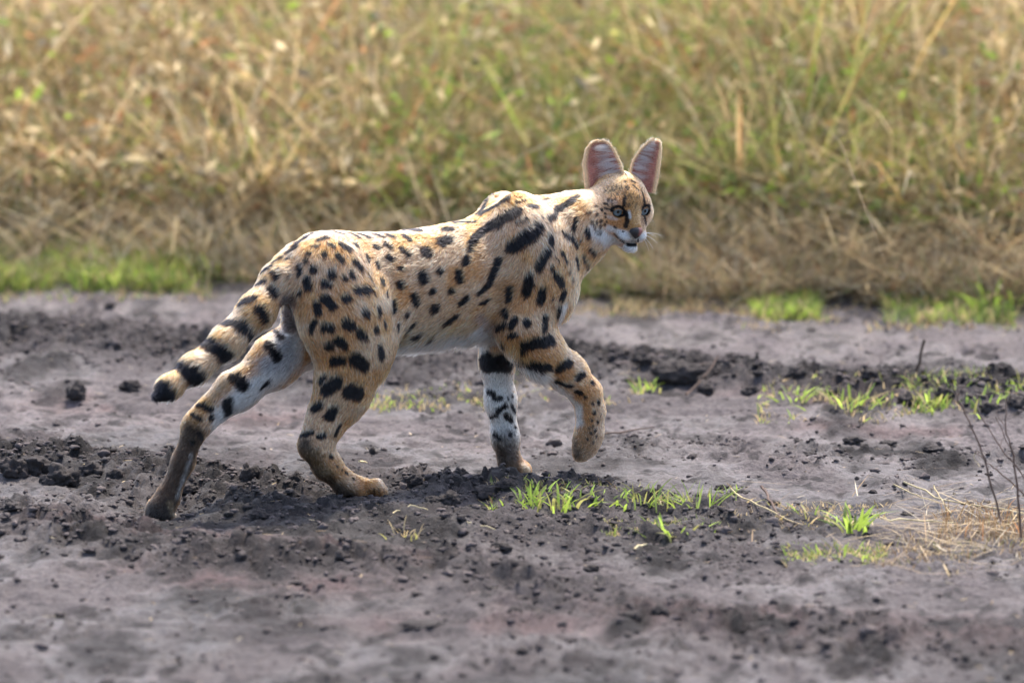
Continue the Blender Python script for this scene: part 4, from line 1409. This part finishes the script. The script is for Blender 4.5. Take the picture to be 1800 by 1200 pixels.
# small leaves and seed heads held in the canopy
N = 75000
x, y = field(N, 2.6, 10.0, 0.7, 1.5)
dist = y - edge_y(x)
hh = (0.16 + 0.52 * sstep(0.1, 1.3, dist)) * (0.10 + 0.95 * RNG.random(N) ** 0.8)
z = ground_z(x, y, False) + hh
drift = fbm(x * 1.1 + 3, y * 0.8, 201, 3)
ca1 = pick(dict(straw=3, tan=3, brown=2, rust=1.2, grey=2.5, olive=1.5, cream=2.5), N); cb1 = pick(dict(ygreen=3, green=3, lime=1, olive=2), N)
col = np.where((RNG.random(N) < 0.22 + 0.5 * sstep(0.5, 0.66, drift))[:, None], cb1, ca1)
tall.leaves(np.stack([x, y, z], 1), RNG.uniform(0, 6.28, N), RNG.normal(0.1, 0.7, N), RNG.uniform(0.018, 0.07, N), RNG.uniform(0.008, 0.024, N), col)
tag(tall.build('tall_grass', M_BLADE), 'tall tangled grass, straw coloured and green, filling the field beyond the track', 'grass', kind='stuff')

# broken and fallen stalks woven through it
dry = Heap()
N = 15000
x, y = field(N, 2.45, 7.5, 0.6, 1.6)
dist = y - edge_y(x)
z = ground_z(x, y, False) + RNG.random(N) ** 1.5 * (0.05 + 0.45 * sstep(0.1, 1.2, dist))
dry.blades(np.stack([x, y, z], 1), RNG.uniform(0.08, 0.26, N), RNG.uniform(0, 6.28, N), RNG.uniform(0.4, 2.0, N), RNG.normal(0, 0.4, N), RNG.uniform(0.003, 0.007, N), pick(dict(straw=4, tan=3, grey=2, brown=1.0, cream=3), N), nseg=3)
tag(dry.build('fallen_straw', M_STRAW), 'broken pale stalks leaning and lying among the tall grass', 'dry grass', kind='stuff')

# brown brush at the foot of the field, thicker to the right
brush = Heap()
N = 30000
x = np.concatenate([RNG.uniform(-1.9, 2.2, N // 2), RNG.uniform(0.25, 2.2, N - N // 2)])
y = edge_y(x) - 0.10 + 0.18 * (fbm(x * 2.5, x * 0 + 3, 233, 3) - 0.5) + np.abs(RNG.normal(0.0, 0.42, N)) + 0.10 * fbm(x * 4, x * 0, 231, 3)
thick = np.where(x > 0.3, 1.0, 0.75)
hh = RNG.random(N) ** 1.3 * (0.06 + 0.22 * sstep(0.0, 0.6, y - edge_y(x))) * thick * (0.5 + fbm(x * 5, y * 5, 236, 2))
z = ground_z(x, y, False) + hh
m = RNG.random(N) < 0.6
rt = np.stack([x, y, z], 1)
bc = pick(dict(brown=3.5, tan=4, grey=4, rust=0.8, olive=2, straw=2), N)
brush.blades(rt[m], RNG.uniform(0.03, 0.13, m.sum()), RNG.uniform(0, 6.28, m.sum()), RNG.uniform(0.2, 2.6, m.sum()), RNG.normal(0, 0.6, m.sum()), RNG.uniform(0.0018, 0.005, m.sum()), bc[m], nseg=3)
brush.leaves(rt[~m], RNG.uniform(0, 6.28, (~m).sum()), RNG.normal(0.0, 0.6, (~m).sum()), RNG.uniform(0.010, 0.032, (~m).sum()), RNG.uniform(0.004, 0.012, (~m).sum()), bc[~m])
tag(brush.build('dry_brush', M_STRAW), 'low tangle of dead brown weeds along the edge of the field', 'dry brush', kind='stuff')

# short green turf along the verge
turf = Heap()
def patch(px0, px1, py0, py1, n, hmin, hmax, w, cols):
    a = np.array([G(RNG.uniform(px0, px1), RNG.uniform(py0, py1)) for _ in range(n)])
    k = fbm(a[:, 0] * 9, a[:, 1] * 7, 241, 2)
    a = a[k > 0.38]
    a[:, 2] = ground_z(a[:, 0], a[:, 1], False) - 0.004
    m = len(a)
    turf.blades(a, RNG.uniform(hmin, hmax, m), RNG.uniform(0, 6.28, m), np.abs(RNG.normal(0, 0.4, m)), np.abs(RNG.normal(0.2, 0.5, m)), RNG.uniform(0.6, 1.3, m) * w, pick(cols, m), nseg=3)
GRN = dict(green=4, lime=4, ygreen=3, straw=1, tan=1)
patch(-150, 370, 462, 518, 6500, 0.03, 0.095, 0.005, GRN)
patch(300, 470, 455, 516, 1500, 0.02, 0.07, 0.0045, dict(green=3, olive=3, tan=2, ygreen=1, lime=1))
patch(1005, 1210, 478, 526, 2600, 0.03, 0.085, 0.005, GRN)
patch(560, 840, 420, 470, 1500, 0.03, 0.09, 0.0045, dict(green=2, ygreen=2, olive=3, tan=2))
patch(1080, 1330, 515, 548, 700, 0.012, 0.04, 0.004, dict(green=1, olive=2, tan=4, straw=3))
patch(1330, 1440, 535, 566, 800, 0.02, 0.06, 0.005, GRN)
patch(-150, 500, 500, 532, 900, 0.008, 0.03, 0.004, dict(green=2, lime=2, tan=4, straw=3, brown=2))
patch(1000, 1330, 515, 556, 1100, 0.008, 0.03, 0.004, dict(green=1, tan=4, straw=4, brown=3))
patch(1300, 1950, 545, 582, 1500, 0.008, 0.03, 0.004, dict(green=1, lime=1, tan=4, straw=4, brown=4))
patch(1550, 1950, 535, 572, 2000, 0.02, 0.065, 0.005, dict(green=4, lime=2, tan=2, straw=2))
patch(640, 880, 672, 706, 420, 0.008, 0.022, 0.004, dict(lime=2, ygreen=2, straw=3, tan=2))
patch(880, 1130, 660, 700, 450, 0.008, 0.025, 0.004, dict(lime=2, green=1, straw=3, tan=3))
patch(1330, 1620, 680, 735, 800, 0.008, 0.035, 0.004, dict(lime=2, ygreen=2, straw=4, tan=3))
patch(1600, 1950, 680, 725, 900, 0.010, 0.045, 0.0045, GRN)
patch(1380, 1560, 960, 990, 500, 0.008, 0.025, 0.0035, dict(lime=2, ygreen=2, green=2, straw=3))
patch(1540, 1900, 915, 1005, 1100, 0.008, 0.032, 0.0026, dict(brown=7, tan=3, grey=2, olive=2))
patch(1640, 1840, 900, 950, 350, 0.02, 0.055, 0.003, dict(brown=8, rust=1, tan=1))
patch(860, 1300, 865, 905, 2200, 0.008, 0.032, 0.0035, dict(green=3, ygreen=3, lime=2, tan=3, brown=2))
patch(1060, 1260, 925, 950, 700, 0.008, 0.026, 0.0035, dict(green=3, ygreen=3, lime=1, tan=3))
patch(1250, 1560, 885, 940, 800, 0.005, 0.02, 0.003, dict(tan=4, straw=3, brown=2, ygreen=1))
tag(turf.build('short_grass', M_BLADE), 'short green and yellowed grass sprouting along the verge and between the wheel ruts', 'grass', kind='stuff')

# straw and twig litter pressed into the mud
lit = Heap()
N = 1900
x = RNG.uniform(-1.3, 1.4, N); y = RNG.uniform(-1.7, 2.2, N)
m = RNG.random(N) < 0.35 + 0.65 * (band(x, y, [(1350, 880), (1800, 930), (2000, 940)], 0.30))
x, y = x[m], y[m]; N = len(x)
# a drift of straw at the foot of the dry weed
a = np.array([G(RNG.normal(1690, 110), RNG.normal(935, 32)) for _ in range(420)])
x = np.concatenate([x, a[:, 0]]); y = np.concatenate([y, a[:, 1]]); N = len(x)
z = ground_z(x, y) + RNG.uniform(0.001, 0.006, N); z[-420:] += RNG.uniform(0, 0.02, 420)
ln = RNG.uniform(0.006, 0.03, N); ln[-420:] = RNG.uniform(0.03, 0.16, 420)
lean = RNG.uniform(2.5, 8, N)
lit.blades(np.stack([x, y, z], 1), ln / np.sqrt(1 + lean ** 2), RNG.uniform(0, 6.28, N), lean, RNG.normal(0, 0.5, N), RNG.uniform(0.0012, 0.003, N), pick(dict(tan=4, straw=2.5, grey=3, brown=4), N), nseg=3)
tag(lit.build('straw_litter', M_STRAW), 'dry straw and stem litter scattered on the mud', 'straw', kind='stuff')
print('grass', round(time.time() - T0, 1))


# ---- single green tufts: every blade its own piece
def tuft(px, py, nb, hgt, spread, width, cols, label, group='green tufts rooted in the track'):
    p = G(px, py, 0)
    z0 = float(ground_z(np.array([p[0]]), np.array([p[1]]), False)[0])
    p = G(px, py, z0)
    base = np.array([p[0], p[1], z0])
    r = empty('grass_tuft', base)
    tag(r, label, 'grass tuft', group)
    for i in range(int(nb * 1.35)):
        rt = base + np.array([RNG.normal(0, spread), RNG.normal(0, spread), -0.003])
        rt[2] = float(ground_z(rt[0:1], rt[1:2], False)[0]) - 0.003
        az = math.atan2(rt[1] - base[1], rt[0] - base[0]) + RNG.normal(0, 0.7)
        V, q, t, c = blades(rt[None], np.array([hgt * 1.4 * RNG.uniform(0.5, 1.15)]), np.array([az]), np.array([abs(RNG.normal(0.35, 0.3))]), np.array([abs(RNG.normal(0.3, 0.4))]), np.array([width * RNG.uniform(0.6, 1.3)]), pick(cols, 1), nseg=5, face=np.array([RNG.normal(0, 0.6)]))
        mesh_object('blade', V, [q, t], M_BLADE, r, c, loc=base)


BR = dict(lime=6, ygreen=3, green=2)
TUFTS = [
    (938, 888, 20, 0.040, 0.022, 0.006, BR, 'bright green tuft just in front of the standing forepaw'),
    (905, 890, 9, 0.026, 0.018, 0.005, BR, 'small yellow green sprout at the bare end of the grass strip below the forepaw'),
    (985, 890, 16, 0.034, 0.020, 0.007, BR, 'broad bladed green tuft beside the tuft by the standing forepaw'),
    (1020, 892, 12, 0.030, 0.022, 0.006, BR, 'loose lime green tuft in the middle of the grass strip'),
    (1062, 888, 12, 0.026, 0.018, 0.006, BR, 'low tuft with one wide leaf lying out to the side'),
    (1130, 888, 22, 0.036, 0.024, 0.004, dict(green=5, ygreen=2, lime=1), 'dense darker green tuft with fine blades on the grass strip'),
    (1222, 896, 26, 0.042, 0.024, 0.004, dict(green=5, ygreen=2, lime=2), 'thick rounded green tuft at the far end of the grass strip'),
    (1185, 943, 18, 0.030, 0.026, 0.007, BR, 'bright tuft standing apart on the dark mud below the grass strip'),
    (1300, 893, 8, 0.026, 0.016, 0.004, dict(ygreen=4, lime=2, straw=2), 'thin yellowish sprout by a fallen twig'),
    (1495, 932, 22, 0.040, 0.022, 0.007, BR, 'vivid green tuft alone between the straw and the grass strip'),
    (1432, 915, 9, 0.026, 0.016, 0.005, dict(ygreen=4, lime=2, straw=2), 'small yellow tuft next to the vivid green tuft'),
    (1480, 985, 18, 0.022, 0.035, 0.005, dict(lime=3, ygreen=3, green=3), 'low spreading tuft below the vivid green tuft'),
    (712, 946, 14, 0.026, 0.020, 0.003, dict(straw=4, ygreen=3, tan=2), 'small withered tuft on the dark mud below the hind paw'),
    (1140, 690, 12, 0.032, 0.016, 0.005, BR, 'small fresh tuft beside the mound of turned mud'),
    (1400, 706, 14, 0.032, 0.020, 0.006, BR, 'yellow green tuft on the low side of the churned ridge'),
    (1492, 722, 20, 0.042, 0.030, 0.006, dict(lime=4, ygreen=3, straw=3), 'ragged green and straw tuft below the churned ridge'),
    (1640, 706, 12, 0.030, 0.020, 0.006, BR, 'small green tuft at the foot of the upright dark stick'),
    (1735, 712, 14, 0.030, 0.030, 0.006, BR, 'green tuft on the ridge behind the dry weed'),
]
for a in TUFTS: tuft(*a)
FT = [
    (415, 428, 60, 0.085, 0.075, 0.008, dict(lime=5, ygreen=3, green=2), 'bright lime green clump of leaves at the foot of the tall grass'),
    (1745, 552, 22, 0.080, 0.030, 0.008, dict(lime=3, green=4), 'upright green clump in the dark gap under the brown brush'),
    (1175, 492, 16, 0.085, 0.022, 0.007, dict(lime=3, green=4), 'upright green blades rising from the turf behind the chest'),
    (1025, 420, 30, 0.16, 0.06, 0.008, dict(ygreen=3, green=3, straw=2), 'tall greenish clump in the field behind the head'),
    (235, 330, 46, 0.24, 0.07, 0.010, dict(lime=4, green=3, ygreen=3), 'tall fresh green clump standing in the straw field'),
    (15, 330, 46, 0.22, 0.08, 0.011, dict(lime=4, green=4, ygreen=2), 'deep green clump half hidden at the end of the straw field'),
]
for a in FT: tuft(*a, group='green clumps along the field')


# ---- sticks, stalks and the dry weed
def path3(pts, Y, jig=0.0):
    out = []
    for i, (px, py) in enumerate(pts):
        d = ray(px, py); t = (Y + jig * math.sin(i * 1.7 + px) - CAM[1]) / d[1]
        out.append(CAM + d * t)
    return np.array(out)


def subdiv(P, n=4, wob=0.0):
    out = []
    for a, b in zip(P[:-1], P[1:]):
        for k in range(n): out.append(a + (b - a) * k / n + RNG.normal(0, wob, 3))
    out.append(P[-1])
    return np.array(out)


TW = np.array([0.115, 0.075, 0.058]); PALE_S = np.array([0.62, 0.50, 0.29])


def rod(name, P, r0, r1, col, parent=None, loc=None, mat=None):
    V, q = tube(P, np.linspace(r0, r1, len(P)), 6)
    c = col * (0.7 + 0.6 * vnoise(V[:, 0] * 150, V[:, 1] * 150, V[:, 2] * 60, 9))[:, None]
    ns = 6; e = len(V)
    capf = [np.array([[5, 4, 3, 2, 1, 0]]), np.array([[e - 6, e - 5, e - 4, e - 3, e - 2, e - 1]])]
    return mesh_object(name, V, [q] + capf, mat or M_TWIG, parent, c, loc=loc)


wb = G(1790, 948)
weed = empty('dry_weed', (wb[0], wb[1], float(ground_z(wb[0:1], wb[1:2], False)[0])))
tag(weed, 'bare dead weed with thin forked stems standing in the straw', 'dead weed')
wl = np.array(weed.location)
STEMS = [([(1760, 915), (1738, 836), (1732, 808), (1712, 760), (1694, 720), (1682, 696), (1666, 668)], .0022, .0009),
         ([(1796, 955), (1790, 872), (1782, 800), (1766, 748), (1770, 700)], .0026, .0008),
         ([(1830, 925), (1800, 838), (1758, 784), (1718, 720)], .0018, .0007),
         ([(1850, 930), (1800, 868), (1750, 824), (1734, 812), (1714, 796)], .0018, .0008)]
TWIGS = [([(1682, 696), (1696, 678), (1710, 664)], .0009), ([(1690, 712), (1672, 700), (1660, 692)], .0008), ([(1686, 702), (1684, 684), (1678, 668)], .0008), ([(1782, 800), (1764, 764), (1750, 732)], .0011),
         ([(1766, 748), (1756, 735), (1752, 722)], .0007), ([(1750, 824), (1756, 812), (1752, 800)], .0007), ([(1732, 808), (1724, 800), (1716, 788)], .0007), ([(1758, 784), (1766, 764), (1768, 750)], .0006),
         ([(1714, 796), (1712, 806), (1722, 820)], .0009), ([(1712, 760), (1704, 752), (1698, 742)], .0006), ([(1770, 715), (1776, 700), (1776, 690)], .0006), ([(1675, 684), (1664, 682), (1655, 684)], .0006)]
for i, (p, r0, r1) in enumerate(STEMS):
    rod('stem', subdiv(path3(p, wb[1] + 0.03 * (i - 1)), 4, 0.0012), r0, r1, TW, weed, wl)
for i, (p, r0) in enumerate(TWIGS):
    rod('twig', subdiv(path3(p, wb[1] - 0.02 + 0.01 * (i % 4)), 3, 0.0010), r0, r0 * 0.5, TW if i != 8 else PALE_S, weed, wl)

g0 = G(1605, 684)
rod('stick', subdiv(path3([(1604, 690), (1610, 650), (1625, 597)], g0[1]), 4, 0.002), .0048, .0028, TW * 0.55)['label'] = 'dark bare stick poking upright out of the churned ridge'


def lying(name, pts, r0, r1, col, label, cat, group=None, lift=0.004):
    P = []
    for px, py in pts:
        p = G(px, py); z0 = float(ground_z(p[0:1], p[1:2])[0])
        P.append([p[0], p[1], z0 + lift])
    P = subdiv(np.array(P), 4, 0.0015)
    o = rod(name, P, r0, r1, col)
    return tag(o, label, cat, group)


for o in bpy.data.objects:
    if o.name == 'stick': tag(o, None, 'stick')
lying('stick', [(1205, 692), (1235, 674), (1264, 656)], .003, .0016, TW * 0.7, 'thin dark twig lying slantwise behind the raised forepaw', 'stick', lift=0.012)
lying('stick', [(1045, 760), (1090, 748), (1150, 736)], .0026, .0012, TW * 0.8, 'thin brown twig lying on smooth mud beside the raised forepaw', 'stick', lift=0.008)
lying('stick', [(1338, 868), (1352, 895), (1372, 930)], .003, .0016, TW, 'brown twig lying across the end of the grass strip', 'stick', lift=0.014)
lying('stick', [(1282, 872), (1330, 905), (1395, 934)], .0022, .0014, PALE_S * 0.7, 'long pale twig lying next to the yellowish sprout', 'stick', lift=0.010)
lying('straw_stalk', [(1545, 925), (1620, 923), (1680, 928)], .0022, .0014, PALE_S, 'long pale straw lying flat, pointing at the vivid green tuft', 'straw', lift=0.014)
lying('straw_stalk', [(1590, 862), (1660, 890), (1800, 916)], .0020, .0014, PALE_S * 0.8, 'longest brownish straw slanting across the litter to the dead weed', 'straw', lift=0.02)
lying('straw_stalk', [(1570, 868), (1612, 884), (1650, 897)], .0018, .0012, PALE_S * 0.6, 'short brown straw crossing the longest straw', 'straw', lift=0.016)
lying('straw_stalk', [(1640, 868), (1655, 890), (1672, 915)], .0018, .0012, PALE_S * 0.5, 'steep dark straw poking over the litter', 'straw', lift=0.02)
lying('straw_stalk', [(820, 935), (870, 938)], .0018, .0012, PALE_S * 0.9, 'thin white straw on the dark mud below the standing forepaw', 'straw')
lying('straw_stalk', [(1116, 968), (1138, 965)], .0028, .0018, PALE_S * 1.1, 'short thick white straw on the mud below the bright tuft', 'straw')
lying('straw_stalk', [(690, 917), (720, 912), (752, 916)], .0014, .0010, PALE_S * 0.9, 'curved pale straw on the mud between the hind paws', 'straw')
lying('straw_stalk', [(632, 829), (645, 820)], .0024, .0014, PALE_S * 1.1, 'short white straw just above the forward hind paw', 'straw', lift=0.012)
for pts, Y, lab in [([(1606, 222), (1640, 186), (1674, 150)], 2.75, 'straight pale stalk leaning over the brown end of the field'),
                    ([(258, 282), (270, 252), (291, 208)], 2.8, 'broad pale dry stalk leaning in front of the fresh green clump'),
                    ([(1446, 98), (1500, 130), (1560, 190)], 3.4, 'long arching pale stalk high in the tall grass'),
                    ([(700, 165), (730, 205), (775, 262)], 3.2, 'pale stalk fallen slantwise in the tall grass above the spotted back'),
                    ([(1420, 410), (1470, 445), (1530, 478)], 2.35, 'pale brown stalk lying across the dead brush')]:
    o = rod('dry_stalk', subdiv(path3(pts, Y), 4, 0.002), .0042, .0022, PALE_S)
    tag(o, lab, 'dry stalk', 'pale stalks in the field')
print('done', round(time.time() - T0, 1))
